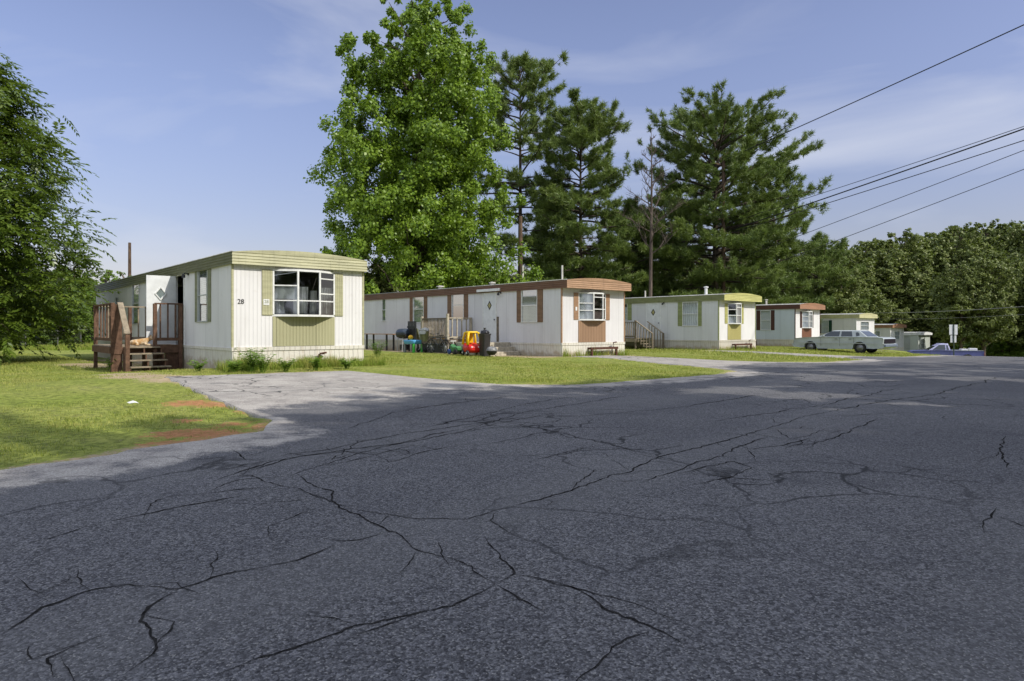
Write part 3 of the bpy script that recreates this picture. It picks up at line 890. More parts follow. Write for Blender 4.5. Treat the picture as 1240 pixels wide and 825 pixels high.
text('28', 0.19, M['dark_metal'], h1.root, (xx, -0.012, h1.zfront(xx, 365.5)), (math.pi / 2, 0, 0))
xx = h1.xfront(322); pz = h1.zfront(xx, 366)
pl = MB(); pl.mm(xx - 0.085, xx + 0.085, -0.04, -0.031, pz - 0.085, pz + 0.085); pl = pl.build('number_plaque', M['white_trim'], h1.root)
text('28', 0.13, olive_d, pl, (xx, -0.042, pz + 0.01), (math.pi / 2, 0, 0))
gp = MB(); gx = h1.xfront(385); gp.tube([(gx, -0.1, -0.1), (gx, -0.1, h1.zfront(gx, 429)), (gx + 0.15, -0.1, h1.zfront(gx, 428))], 0.035, 8); gp.lathe([(0, 0.0), (0.07, 0.0), (0.07, 0.1), (0, 0.1)], (gx + 0.15, -0.1, h1.zfront(gx, 441)), 'z', 10)
gp.build('gas_pipe', M['rust'], h1.root)

# --- second home
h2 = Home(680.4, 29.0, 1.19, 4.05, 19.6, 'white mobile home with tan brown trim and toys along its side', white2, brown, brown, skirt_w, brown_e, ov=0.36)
for (pa, pb, sa, sb, ya, yb, cov) in ((462.5, 467.5, None, None, 362, 389, ('blind', 0, 1)), (500.5, 513.5, 496.3, 517.5, 358, 391, ('white_curtain', 0, 1)),
                                      (547.4, 562, 542, 567, 352, 387, ('blind', 0.45, 1)), (631.5, 651, 626, 657.5, 349.5, 390.5, ('blind', 0, 1))):
    r = h2.rectL(pa, pb, ya, yb); h2.window('L', r, cov, (0.5,))
    if sa:
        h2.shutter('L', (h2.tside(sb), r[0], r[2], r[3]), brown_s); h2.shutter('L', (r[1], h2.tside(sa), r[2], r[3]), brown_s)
t0, t1 = h2.tside(600.8), h2.tside(585.5)
h2.door((t0, t1, 0.55, h2.zside(t0, 354)), white_door)
h2.lamp(606.5, 354.5)
pj = MB(); pj.mm(-0.03, -0.003, t0 - 0.2, t0 - 0.06, 0.3, 1.75); pj.build('door_edge_strip', M['old_timber'], h2.root)
aw = MB(); aw.mm(-0.16, -0.075, t0 - 0.4, t1 + 0.35, h2.ze + 0.05, h2.ze + 0.17); aw.build('door_awning', M['white_trim'], h2.root)
rb = h2.rectF(700.2, 733.0, 355.5, 387.5)
h2.bay(rb, 0.28, (0.38, 0.72), ((0.35, 0.62), (0.4, 0.85), (0.4, 0.85)), cover=[(0, 1.0, 0.0, 'white_curtain')])
h2.shutter('F', (h2.xfront(694.5), rb[0] - 0.005, rb[2], rb[3]), brown); h2.shutter('F', (rb[1] + 0.005, h2.xfront(738), rb[2], rb[3]), brown)
h2.panel((rb[0], rb[1], h2.zs + 0.06, rb[2] - 0.035), brown_panel)
h2.hitch(1.5, 3.3, 0.32)
h2.vent(1.0, 10.5, 0.12, 0.13); h2.vent(2.4, 2.4, 0.8, 0.045); h2.vent(2.2, 17, 0.2); h2.vent(1.2, 6.2, 0.1, 0.1)
h2.shell()
xx = h2.xfront(697.2); pz = h2.zfront(xx, 374)
pl = MB(); pl.mm(xx - 0.05, xx + 0.05, -0.04, -0.031, pz - 0.08, pz + 0.08); pl.build('number_plaque', M['white_trim'], h2.root)

# --- third home
h3 = Home(870.5, 40.1, 1.26, 4.05, 19.0, 'pale grey mobile home with lime green trim and a railed deck', pale, lime, lime_s, skirt_g, lime_e, ov=0.4, wallmat2=white)  # front wall in whiter siding than the side, painting in the sun on it
r = h3.rectL(826.6, 845.5, 365.6, 395); h3.window('L', r, ('white_curtain', 0, 1), (0.5,))
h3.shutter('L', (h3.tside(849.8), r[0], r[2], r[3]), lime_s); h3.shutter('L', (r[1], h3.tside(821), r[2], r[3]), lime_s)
r = h3.rectL(748, 760, 368, 388); h3.window('L', r, ('white_curtain', 0, 0.8), (0.4,)); h3.shutter('L', (h3.tside(765), r[0], r[2], r[3]), lime_s)
t0, t1 = h3.tside(799.5), h3.tside(783)
h3.door((t0, t1, 0.55, h3.zside(t0, 366.5)), white_door)
h3.lamp(804, 367)
rb = h3.rectF(881, 897, 368, 392)
h3.bay(rb, 0.3, (0.33, 0.68), ((0.4, 0.7), (0.4, 0.8), (0.4, 0.8)), cover=[(0, 0.45, 0.0, 'white_curtain'), (1, 1.0, 0.0, 'white_curtain'), (2, 1.0, 0.5, 'white_curtain')])
h3.shutter('F', (rb[0] - 0.3, rb[0] - 0.005, rb[2], rb[3]), lime); h3.shutter('F', (rb[1] + 0.005, rb[1] + 0.3, rb[2], rb[3]), lime)
h3.panel((rb[0], rb[1], h3.zs + 0.06, rb[2] - 0.035), lime_panel)
h3.hitch(1.3, 3.2, 0.3)
h3.vent(2.0, 7.0, 0.45, 0.05); h3.vent(2.0, 2.2, 0.45, 0.09, 'white_trim'); h3.vent(2.4, 15, 0.2)
h3.shell()

# --- fourth home
h4 = Home(963, 52.5, 1.40, 4.05, 18.0, 'bluish grey mobile home with rust red roof edge and dark brown shutters', blue, rust, dkbrown, skirt_g, dkrust, ov=0.4, wallmat2=white)  # whiter siding on the front wall puts its sunlit look into the colour
r = h4.rectL(921, 933.5, 376, 400); h4.window('L', r, ('blind', 0, 1), (0.5,))
h4.shutter('L', (h4.tside(938), r[0], r[2], r[3]), dkbrown); h4.shutter('L', (r[1], h4.tside(916), r[2], r[3]), dkbrown)
rb = h4.rectF(971, 982.5, 377.5, 397)
h4.bay(rb, 0.3, (0.33, 0.68), ((0.4, 0.7), (0.4, 0.8), (0.4, 0.8)), cover=[(0, 1.0, 0.0, 'white_curtain'), (1, 1.0, 0.0, 'white_curtain'), (2, 1.0, 0.0, 'white_curtain')])
h4.shutter('F', (rb[0] - 0.3, rb[0] - 0.005, rb[2], rb[3]), dkbrown); h4.shutter('F', (rb[1] + 0.005, rb[1] + 0.3, rb[2], rb[3]), dkbrown)
h4.panel((rb[0], rb[1], h4.zs + 0.06, rb[2] - 0.035), redbrown_panel)
h4.vent(2.0, 9, 0.3, 0.08); h4.vent(2.0, 3.5, 0.35, 0.08); h4.shell()
h4.root['label'] = 'bluish grey mobile home with rust red roof edge behind the parked sedan'

# --- fifth home
h5 = Home(1037, 65, 1.9, 4.05, 18.0, 'low grey mobile home with dark green shutters and yellow cream roof edge', white2, yellowf, M['white_trim'], skirt_g, ov=0.3)
r = h5.rectL(995, 1003.5, 388, 404); h5.window('L', r, ('white_curtain', 0, 1), (0.5,))
h5.shutter('L', (h5.tside(1007.5), r[0], r[2], r[3]), dkgreen); h5.shutter('L', (r[1], h5.tside(990), r[2], r[3]), dkgreen)
rb = h5.rectF(1042, 1052, 389.5, 400)
h5.window('F', rb, ('white_curtain', 0, 1), (0.5,)); h5.shell()

# --- sixth home
h6 = Home(1078, 80, 2.82, 4.05, 16.0, 'distant mobile home with brown roof edge just past the sedan', pale, rust, M['white_trim'], skirt_w, ov=0.3)
r = h6.rectL(1060, 1066, 401, 412); h6.window('L', r, ('white_curtain', 0, 1), (0.5,))
h6.window('F', (1.2, 2.8, 1.5, 2.5), ('white_curtain', 0, 1), (0.5,)); h6.shell()

# --- seventh: small white unit seen end on
h7 = Home(1112, 88, 3.75, 4.05, 9.0, 'small greenish white home with flat white roof edge beside the pickup', siding('greenish_white_siding', (0.50, 0.54, 0.49), 0.12), M['white_trim'], M['white_trim'], skirt_g, ov=0.3, zt=3.2)
r = h7.rectL(1090, 1102, 407, 423); h7.window('L', r, ('blind', 0, 1), (0.5,), 'grey_trim')
h7.window('F', (1.0, 2.2, 1.2, 2.4), ('white_curtain', 0, 1), (0.5,)); h7.vent(2, 3, 0.3); h7.shell()

h8 = Home(1154, 98, 4.5, 4.05, 14.0, 'farthest grey mobile home showing only its roofline above the pickup', pale, M['roof_metal'], M['white_trim'], skirt_g, ov=0.2, zt=3.2)
r = h8.rectL(1135, 1142, 414, 421); h8.window('L', r, ('white_curtain', 0, 1), (0.5,)); h8.shell()

# ------------------------------------------------------------------ decks, steps (built in the local frame of a home)
def local_root(home, name, label, cat, group=None):
    return empty(name, tuple(home.root.location), RZ, label, cat, group)

# deck of the first home
dk = local_root(h1, 'porch_deck', 'red brown timber deck with steps and railings at the open door', 'deck')
Y0, Y1, X0, fz, rt, gz = 4.85, 7.8, -2.12, 0.56, 1.92, -0.3
mb = MB(); n = 15
for k in range(n):
    w = (Y1 - Y0) / n; mb.mm(X0, -0.04, Y0 + k * w, Y0 + (k + 1) * w - 0.012, fz - 0.04, fz)
mb.build('deck_board', M['grey_timber'], dk)
mb = MB(); mb.mm(X0, -0.04, Y0 - 0.045, Y0 - 0.004, fz - 0.26, fz - 0.045); mb.mm(X0 - 0.04, X0, Y0 - 0.045, Y1, fz - 0.24, fz - 0.03); mb.mm(-0.85, -0.05, Y0 - 0.09, Y0 - 0.05, fz - 0.24, fz + 0.02)
mb.mm(-0.55, -0.05, Y0 - 0.03, Y0 + 0.01, gz, fz - 0.265)
mb.build('rim_joist', M['red_deck'], dk)
for (x, y, z1) in ((X0 + 0.06, Y0 + 0.02, rt), (X0 + 0.06, Y1 - 0.06, rt - 0.05), (-0.88, Y0 - 0.1, rt), (-0.11, Y0 - 0.1, rt + 0.02), (-1.0, Y1 - 0.05, rt - 0.04), (-0.1, Y1 - 0.05, rt - 0.04)):
    mb = MB(); mb.mm(x - 0.055, x + 0.055, y - 0.055, y + 0.055, gz - 0.1, z1); mb.build('post', M['red_deck'], dk, bevel=0.008)
mb = MB(); mb.mm(X0 + 0.12, -1.8, Y0 - 0.02, Y0 + 0.03, gz, rt - 0.05); mb.build('side_board', M['red_deck'], dk)
def railing(root, a, b, z0, z1, nb, mat, tw=0.14, th=0.045, bal=0.042, name='railing', mat2=None):
    a = Vector((a[0], a[1], 0)); b = Vector((b[0], b[1], 0))
    mb = MB()
    mb.bar((a.x, a.y, z1), (b.x, b.y, z1), tw, th)
    o = mb.build(name, mat, root)
    mb = MB(); mb.bar((a.x, a.y, z0), (b.x, b.y, z0), 0.045, 0.1); mb.build('bottom_rail', mat, o)
    mb = MB()
    for k in range(nb):
        p = a.lerp(b, (k + 0.7) / (nb + 0.4)); mb.bar((p.x, p.y, z0 + 0.05), (p.x, p.y, z1 - th / 2), bal, bal)
    q = mb.build('baluster_slat', mat2 or mat, o)
    return o
railing(dk, (-0.88, Y0 - 0.1), (-0.11, Y0 - 0.1), fz + 0.2, rt, 3, M['red_deck'])
railing(dk, (X0 + 0.06, Y1 - 0.05), (-0.1, Y1 - 0.05), fz + 0.2, rt - 0.04, 8, M['grey_timber'])
railing(dk, (X0 + 0.06, Y0 + 0.08), (X0 + 0.06, Y1 - 0.12), fz + 0.2, rt - 0.03, 5, M['red_deck'])
mb = MB(); mb.bar((-1.86, Y0 - 0.02, rt + 0.0), (-1.86, Y0 - 1.05, rt - 0.98), 0.16, 0.045); mb.build('handrail', M['grey_timber'], dk)
mb = MB(); mb.mm(-1.92, -1.8, Y0 - 1.1, Y0 - 0.98, gz - 0.15, fz + 0.36); mb.build('post', M['red_deck'], dk, bevel=0.008)
# steps
stp = 4
for k in range(stp):
    z = fz - 0.03 - k * 0.2; y = Y0 - 0.12 - k * 0.25
    mb = MB(); mb.mm(-1.76, -0.76 + 0.05 * k, y - 0.14, y + 0.12, z - 0.04, z); mb.build('tread', M['grey_timber'], dk)
mb = MB()
for x in (-1.76, -1.22, -0.72):
    for k in range(stp):
        z = fz - 0.075 - k * 0.2; y = Y0 - 0.12 - k * 0.25
        mb.mm(x - 0.02, x + 0.02, y - 0.12, y + 0.1, gz - 0.1, z)
mb.build('stringer', M['red_deck'], dk)

# deck of the second home
dk2 = local_root(h2, 'porch_deck', 'weathered grey picket deck beside the toys', 'deck')
ya, yb = h2.tside(573), h2.tside(540); fz2 = 0.68
X2 = -1.55
mb = MB()
for k in range(12):
    w = (yb - ya) / 12; mb.mm(X2, -0.04, ya + k * w, ya + (k + 1) * w - 0.012, fz2 - 0.04, fz2)
mb.build('deck_board', M['old_timber'], dk2)
mb = MB(); mb.mm(X2 - 0.04, X2 - 0.002, ya, yb, fz2 - 0.22, fz2 - 0.03); mb.mm(X2, -0.04, ya - 0.04, ya - 0.002, fz2 - 0.22, fz2 - 0.03); mb.build('rim_joist', M['old_timber'], dk2)
for (x, y, mt, e) in ((X2 + 0.05, ya + 0.05, 'pale_timber', 0.22), (X2 + 0.05, yb - 0.05, 'pale_timber', 0.12), (-0.12, ya + 0.05, 'pale_timber', 0.06)):
    mb = MB(); mb.mm(x - 0.055, x + 0.055, y - 0.055, y + 0.055, -0.1, fz2 + 1.0 + e); mb.build('post', M[mt], dk2, bevel=0.008)
railing(dk2, (X2 + 0.05, ya + 0.12), (X2 + 0.05, yb - 0.12), fz2 + 0.08, fz2 + 1.0, 17, M['old_timber'], 0.09, 0.05, 0.04, mat2=M['grey_timber'])
railing(dk2, (X2 + 0.12, ya + 0.05), (-0.18, ya + 0.05), fz2 + 0.08, fz2 + 1.02, 4, M['pale_timber'], 0.09, 0.05, 0.05)
mb = MB(); mb.mm(X2 + 0.02, -0.06, ya + 0.02, yb - 0.02, 0.02, fz2 - 0.25); mb.build('under_deck_shade', M['dark_metal'], dk2)  # solid dark block standing in for the shade beneath the deck

# concrete steps of the second home
cs = local_root(h2, 'concrete_steps', 'three tier concrete steps below the closed white door', 'steps')
c0 = h2.tside(619); c1 = h2.tside(588)
for k in range(3):
    mb = MB(); mb.mm(-1.75 - 0.01 * k, -0.05, c0 - 0.34 * k, c1 if k == 0 else c0 - 0.34 * (k - 1) - 0.002, -0.12, 0.56 - 0.2 * k); mb.build('step', M['concrete'], cs, bevel=0.012)

# deck of the third home
dk3 = local_root(h3, 'porch_deck', 'brown picket deck with a sloping stair rail by the lime trimmed home', 'deck')
ya, yb = h3.tside(789), h3.tside(738); X3 = -1.6; fz3 = 0.66
mb = MB()
for k in range(14):
    w = (yb - ya) / 14; mb.mm(X3, -0.04, ya + k * w, ya + (k + 1) * w - 0.012, fz3 - 0.04, fz3)
mb.build('deck_board', M['old_timber'], dk3)
mb = MB(); mb.mm(X3 - 0.04, X3 - 0.002, ya, yb, fz3 - 0.24, fz3 - 0.03); mb.build('rim_joist', M['grey_timber'], dk3)
ym = (ya + yb) / 2
for y in (ya + 0.05, ya + 1.2, ym + 0.4, yb - 0.05):
    mb = MB(); mb.mm(X3, X3 + 0.1, y - 0.05, y + 0.05, -0.1, fz3 + 1.12); mb.build('post', M['old_timber'], dk3, bevel=0.008)
railing(dk3, (X3 + 0.05, ya + 1.2), (X3 + 0.05, yb - 0.1), fz3 + 0.1, fz3 + 1.0, 16, M['old_timber'], 0.09, 0.05, 0.045, mat2=M['grey_timber'])
railing(dk3, (X3 + 0.05, ya + 0.1), (X3 + 0.05, ya + 1.15), fz3 + 0.1, fz3 + 1.0, 6, M['old_timber'], 0.09, 0.05, 0.045, mat2=M['grey_timber'])
# stair descends towards the street
for k in range(4):
    mb = MB(); mb.mm(X3 + 0.1, -0.5, ya - 0.3 - 0.27 * k, ya - 0.02 - 0.27 * k, fz3 - 0.2 - 0.17 * k, fz3 - 0.16 - 0.17 * k); mb.build('tread', M['grey_timber'], dk3)
for x in (X3 + 0.06, -0.45):
    mb = MB(); mb.bar((x, ya - 0.02, fz3 + 1.05), (x, ya - 1.25, fz3 + 0.3), 0.09, 0.05)
    for k in range(5):
        y = ya - 0.15 - 0.22 * k; mb.bar((x, y, fz3 - 0.15 - (ya - y) * 0.65), (x, y, fz3 + 1.0 - (ya - y) * 0.61), 0.04, 0.04)
    mb.build('handrail', M['grey_timber'], dk3)
    mb = MB(); mb.mm(x - 0.05, x + 0.05, ya - 1.3, ya - 1.2, -0.1, fz3 + 0.32); mb.build('post', M['old_timber'], dk3)

st4 = local_root(h4, 'brick_steps', 'low reddish brick steps at the side of the home with dark brown shutters', 'steps')
brick = plain('red_brick', (0.22, 0.09, 0.06), 0.9, 0.5, 14)
c0 = h4.tside(915)
for k in range(4):
    mb = MB(); mb.mm(-0.5 - 0.3 * k, -0.05, c0 - 0.1, c0 + 1.3, 0.5 - 0.16 * (k + 1), 0.5 - 0.16 * k - (0.002 if k else 0)); mb.build('step', brick, st4, bevel=0.01)

# ------------------------------------------------------------------ yard things beside the second home (local frame helper)
def L2W(home, x, y, z=None):
    c, s_ = math.cos(RZ), math.sin(RZ)
    wx = home.root.location.x + x * c - y * s_; wy = home.root.location.y + x * s_ + y * c
    return Vector((wx, wy, Hxy(wx, wy) if z is None else home.zb + z))

def side_spot(px, off):
    """a point on the ground 'off' metres out from the second home's long side, seen at px"""
    q = (px - 620) / F
    ax = h2.x0 - 0.76 * off; ay = h2.d - 0.65 * off
    t = (ax - q * ay) / (0.65 + 0.76 * q)
    return L2W(h2, -off, t)

yard = RZ + math.pi / 2
# work table
p = side_spot(462, 0.9)
o = empty('work_table', p, yard, 'long plank table on black trestle legs by the wall', 'table')
L_ = 1.75
mb = MB(); mb.mm(-L_, L_, -0.3, 0.3, 0.86, 0.9); mb.build('tabletop', wood('orange_plank', (0.42, 0.24, 0.13), 0.3), o)
for x in (-0.95, 1.3):
    for y in (-0.22, 0.22):
        mb = MB(); mb.mm(x - 0.04, x + 0.04, y - 0.04, y + 0.04, -0.03, 0.858); mb.build('leg', M['dark_metal'], o)
# kettle grill
p = side_spot(488.5, 1.1)
o = empty('barbecue_grill', p, yard, 'blue black barrel barbecue on thin legs beside the plank table', 'grill')
gm = plain('blue_black_enamel', (0.045, 0.06, 0.085), 0.3, 0.2)
def barrel(z0, z1, up):
    mb = MB(); rings = []
    for x, sc in ((-0.44, 0.72), (-0.38, 0.95), (-0.2, 1), (0.2, 1), (0.38, 0.95), (0.44, 0.72)):
        ring = []
        for k in range(13):
            a = math.pi * k / 12
            ring.append((x, math.cos(a) * 0.27 * sc, 0.92 + (1 if up else -1) * math.sin(a) * 0.27 * sc))
        rings.append(ring)
    mb.layers(rings, True); mb.poly(rings[0]); mb.poly(rings[-1]); return mb
b1 = barrel(0, 0, True); b1.build('lid', gm, o, True); barrel(0, 0, False).build('firebox', M['black_plastic'], o, True)
for x in (-0.25, 0.25):
    for y in (-0.18, 0.18):
        mb = MB(); mb.tube([(x, y * 1.3, -0.03), (x, y, 0.75)], 0.018, 6); mb.build('leg', M['grey_trim'], o)
mb = MB(); mb.mm(-0.25, 0.05, -0.2, 0.2, 0.05, 0.34); mb.build('ash_box', M['black_plastic'], o)
# olive crate backed bench
p = side_spot(504.5, 0.7)
o = empty('garden_chair', p, yard, 'olive cloth chair with dark slats rising above its back', 'chair')
ol = fabric('olive_cloth', (0.20, 0.20, 0.09), 6)
mb = MB(); mb.layers([[(-0.5, 0.1, 0.62), (0.5, 0.1, 0.62), (0.5, 0.14, 0.62), (-0.5, 0.14, 0.62)], [(-0.42, 0.22, 1.2), (0.42, 0.22, 1.2), (0.42, 0.26, 1.2), (-0.42, 0.26, 1.2)]]); mb.poly([(-0.42, 0.22, 1.2), (0.42, 0.22, 1.2), (0.42, 0.26, 1.2), (-0.42, 0.26, 1.2)]); mb.build('backrest', ol, o)
mb = MB(); mb.mm(-0.5, 0.5, -0.42, 0.12, 0.48, 0.6); mb.build('seat', wood('dark_red_seat', (0.10, 0.035, 0.025)), o)
mb = MB()
for k in range(6):
    x = -0.36 + 0.144 * k; mb.mm(x - 0.045, x + 0.045, 0.27, 0.3, 0.5, 1.58)
mb.mm(-0.42, 0.42, 0.3, 0.33, 1.22, 1.32); mb.build('slat_back', M['dark_metal'], o)
for x in (-0.42, 0.42):
    for y in (-0.36, 0.2):
        mb = MB(); mb.mm(x - 0.03, x + 0.03, y - 0.03, y + 0.03, -0.03, 0.478); mb.build('leg', M['dark_metal'], o)
# toddler table
p = side_spot(500.5, 1.75)
o = empty('toy_table', p, yard, 'light blue plastic water table with bright green legs', 'play table')
mb = MB(); rings = []
for z, sc in ((0.4, 0.86), (0.44, 0.95), (0.58, 1.0), (0.6, 0.98), (0.6, 0.9), (0.5, 0.85)):
    rings.append([(0.52 * sc * np.sign(math.cos(a)) * abs(math.cos(a)) ** 0.35, 0.34 * sc * np.sign(math.sin(a)) * abs(math.sin(a)) ** 0.35, z) for a in [2 * math.pi * (k + 0.5) / 24 for k in range(24)]])
mb.layers(rings); mb.poly(rings[-1]); mb.poly(rings[0]); mb.build('basin', plain('light_blue_plastic', (0.10, 0.36, 0.62), 0.35, 0.1), o, True)
gl = plain('bright_green_plastic', (0.06, 0.42, 0.05), 0.4, 0.1)
for x in (-0.42, 0.42):
    for y in (-0.24, 0.24):
        mb = MB(); mb.tube([(x, y, -0.02), (x, y, 0.42)], [0.075, 0.065], 10); mb.build('leg', gl if x < 0 else plain('grey_leg', (.25, .26, .26)), o)
wp = L2W(h2, 0, 0)
mb = MB(); mb.lathe([(0, -0.13), (0.07, -0.11), (0.12, -0.05), (0.13, 0), (0.12, 0.05), (0.07, 0.11), (0, 0.13)], (0, 0, 0), 'z', 16)
b_ = mb.build('toy_ball', plain('yellow_plastic', (0.75, 0.42, 0.01), 0.4, 0.1), None, True)
pb_ = p + Vector((math.cos(yard) * 0.25, math.sin(yard) * 0.25, 0.73)); b_.location = pb_
tag(b_, 'yellow ball resting on the light blue water table', 'ball')
# infant stroller / swing
p = side_spot(519, 1.3)
o = empty('pushchair', p, yard, 'pale grey pushchair with open white hood beside the picket deck', 'pushchair')
wg = plain('pale_grey_plastic', (0.48, 0.48, 0.45), 0.5, 0.25)
mb = MB(); rings = []
for k in range(9):
    a = math.pi * 0.62 * k / 8 - 0.15
    rings.append([(0.36 * math.cos(b) * (0.75 + 0.25 * math.sin(a + .3)) , 0.05 + 0.34 * math.cos(a), 0.95 + 0.33 * math.sin(a) * (0.55 + 0.45 * math.sin(b))) for b in [math.pi * j / 10 for j in range(11)]])
mb.layers(rings, False); mb.build('hood', wg, o, True)
mb = MB(); mb.layers([[(-0.3, -0.15, 0.5), (0.3, -0.15, 0.5), (0.3, 0.3, 0.55), (-0.3, 0.3, 0.55)], [(-0.33, -0.25, 0.75), (0.33, -0.25, 0.75), (0.33, 0.36, 1.1), (-0.33, 0.36, 1.1)]]); mb.poly([(-0.3, -0.15, 0.5), (0.3, -0.15, 0.5), (0.3, 0.3, 0.55), (-0.3, 0.3, 0.55)]); mb.build('seat', ol, o)
mb = MB()
for x in (-0.3, 0.3):
    mb.tube([(x, 0.45, 1.15), (x, 0.1, 0.55), (x, -0.35, 0.12)], 0.018, 6); mb.tube([(x, 0.1, 0.55), (x, 0.4, 0.12)], 0.018, 6)
mb.tube([(-0.3, 0.45, 1.15), (0.3, 0.45, 1.15)], 0.02, 6); mb.build('chassis', wg, o)
for x in (-0.33, 0.33):
    for y in (-0.35, 0.4):
        mb = MB(); mb.lathe([(0.02, -0.03), (0.11, -0.03), (0.13, 0), (0.11, 0.03), (0.02, 0.03)], (x, y, 0.125), 'x', 16); mb.build('wheel', M['black_rubber'], o, True)
# bear like white plush on the pushchair's left
# bicycle
def bicycle(px, off, rz, label, c, sc=1.0):
    p = side_spot(px, off); o = empty('bicycle', p, rz, label, 'bicycle', 'bicycles leaning by the picket deck')
    o.scale = (sc, sc, sc)
    fm = plain('bicycle_paint', c, 0.35, 0.15)
    for x in (-0.5, 0.5):
        mb = MB(); n = 24
        rings = [[(x + (0.31 + 0.022 * math.cos(b)) * math.cos(2 * math.pi * k / n), 0.022 * math.sin(b), 0.33 + (0.31 + 0.022 * math.cos(b)) * math.sin(2 * math.pi * k / n)) for k in range(n)] for b in [2 * math.pi * j / 6 for j in range(7)]]
        mb.layers(rings); w = mb.build('wheel', M['black_rubber'], o, True)
        mb = MB()
        for k in range(10):
            a = math.pi * 2 * k / 10; mb.tube([(x, 0, 0.33), (x + 0.3 * math.cos(a), 0, 0.33 + 0.3 * math.sin(a))], 0.004, 3)
        mb.tube([(x, -0.05, 0.33), (x, 0.05, 0.33)], 0.02, 8); mb.build('spoke', M['grey_trim'], w)
    mb = MB()
    bb = (-0.05, 0, 0.3); hd = (0.36, 0, 0.78); st = (-0.18, 0, 0.75)
    for a, b in ((bb, hd), (st, hd), (bb, st), (bb, (-0.5, 0.03, 0.33)), (st, (-0.5, 0.03, 0.33)), (hd, (0.5, 0, 0.33)), (hd, (0.33, 0, 0.92))): mb.tube([a, b], 0.017, 6)
    mb.build('frame', fm, o)
    mb = MB(); mb.tube([(0.26, -0.28, 0.95), (0.34, -0.1, 0.92), (0.34, 0.1, 0.92), (0.26, 0.28, 0.95)], 0.014, 6); mb.build('handlebar', M['dark_metal'], o)
    mb = MB(); mb.layers([[(-0.32, -0.08, 0.84), (-0.32, 0.08, 0.84), (-0.05, 0.02, 0.83), (-0.05, -0.02, 0.83)], [(-0.32, -0.08, 0.88), (-0.32, 0.08, 0.88), (-0.05, 0.02, 0.86), (-0.05, -0.02, 0.86)]]); mb.poly([(-0.32, -0.08, 0.88), (-0.32, 0.08, 0.88), (-0.05, 0.02, 0.86), (-0.05, -0.02, 0.86)]); mb.tube([(-0.18, 0, 0.75), (-0.2, 0, 0.85)], 0.014, 6); mb.build('saddle', M['black_plastic'], o)
    mb = MB(); mb.lathe([(0.0, -0.02), (0.09, -0.02), (0.09, 0.02), (0, 0.02)], (-0.05, 0, 0.3), 'y', 14); mb.bar((-0.05, -0.05, 0.3), (0.06, -0.05, 0.2), 0.02, 0.02); mb.bar((-0.05, 0.05, 0.3), (-0.16, 0.05, 0.4), 0.02, 0.02); mb.build('crank', M['dark_metal'], o)
bicycle(530.5, 1.9, yard + 0.15, 'dark bicycle with grey spokes against the deck corner', (0.05, 0.055, 0.06), 1.0)
bicycle(544, 1.85, yard - 0.1, 'small black bicycle standing in the shade under the deck', (0.03, 0.03, 0.035), 0.85)
# green ride on tricycle
p = side_spot(551.5, 2.0)
o = empty('ride_on_toy', p, yard, 'small green and blue ride-on toy left of the red toy car', 'ride-on toy')
mb = MB(); rings = []
for x, w, z0, z1 in ((-0.34, 0.1, 0.2, 0.3), (-0.25, 0.16, 0.14, 0.38), (0, 0.17, 0.13, 0.36), (0.2, 0.15, 0.14, 0.46), (0.34, 0.08, 0.2, 0.4)):
    rings.append([(x, -w, z0), (x, w, z0), (x, w, z1 - 0.04), (x, w * 0.6, z1), (x, -w * 0.6, z1), (x, -w, z1 - 0.04)])
mb.layers(rings); mb.poly(rings[0]); mb.poly(rings[-1]); mb.build('body', plain('green_plastic', (0.06, 0.2, 0.07), 0.4, 0.2), o, True, 0.02)
for x in (-0.24, 0.24):
    for y in (-0.18, 0.18):
        mb = MB(); mb.lathe([(0, -0.03), (0.12, -0.03), (0.13, 0), (0.12, 0.03), (0, 0.03)], (x, y, 0.12), 'y', 14); mb.build('wheel', M['black_rubber'] if x < 0 else plain('blue_plastic', (0.04, 0.08, 0.25)), o, True)
mb = MB(); mb.tube([(0.2, 0, 0.4), (0.17, 0, 0.6)], 0.02, 6); mb.tube([(0.17, -0.16, 0.6), (0.17, 0.16, 0.6)], 0.02, 6); mb.build('handlebar', M['white_trim'], o)
# toy buckets on deck
for k, (yy, c, lab) in enumerate(((0.35, (0.7, 0.35, 0.02), 'orange toy pail on the picket deck nearest the post'), (0.75, (0.75, 0.5, 0.02), 'yellow toy pail in the middle of the picket deck'), (1.5, (0.7, 0.3, 0.05), 'squat orange toy pail toward the far end of the picket deck'))):
    q = L2W(h2, X2 + 0.25, h2.tside(573) + yy, fz2)
    mb = MB(); mb.lathe([(0, 0), (0.08, 0), (0.11, 0.16), (0.12, 0.16), (0.1, 0.15), (0.07, 0.02), (0, 0.02)], (0, 0, 0), 'z', 14)
    mb.tube([(0.11, 0, 0.15), (0.08, 0, 0.23), (0, 0, 0.26), (-0.08, 0, 0.23), (-0.11, 0, 0.15)], 0.007, 5)
    b_ = mb.build('toy_pail', plain('pail_plastic', c, 0.4, 0.1), None, True); b_.location = q; tag(b_, lab, 'pail')
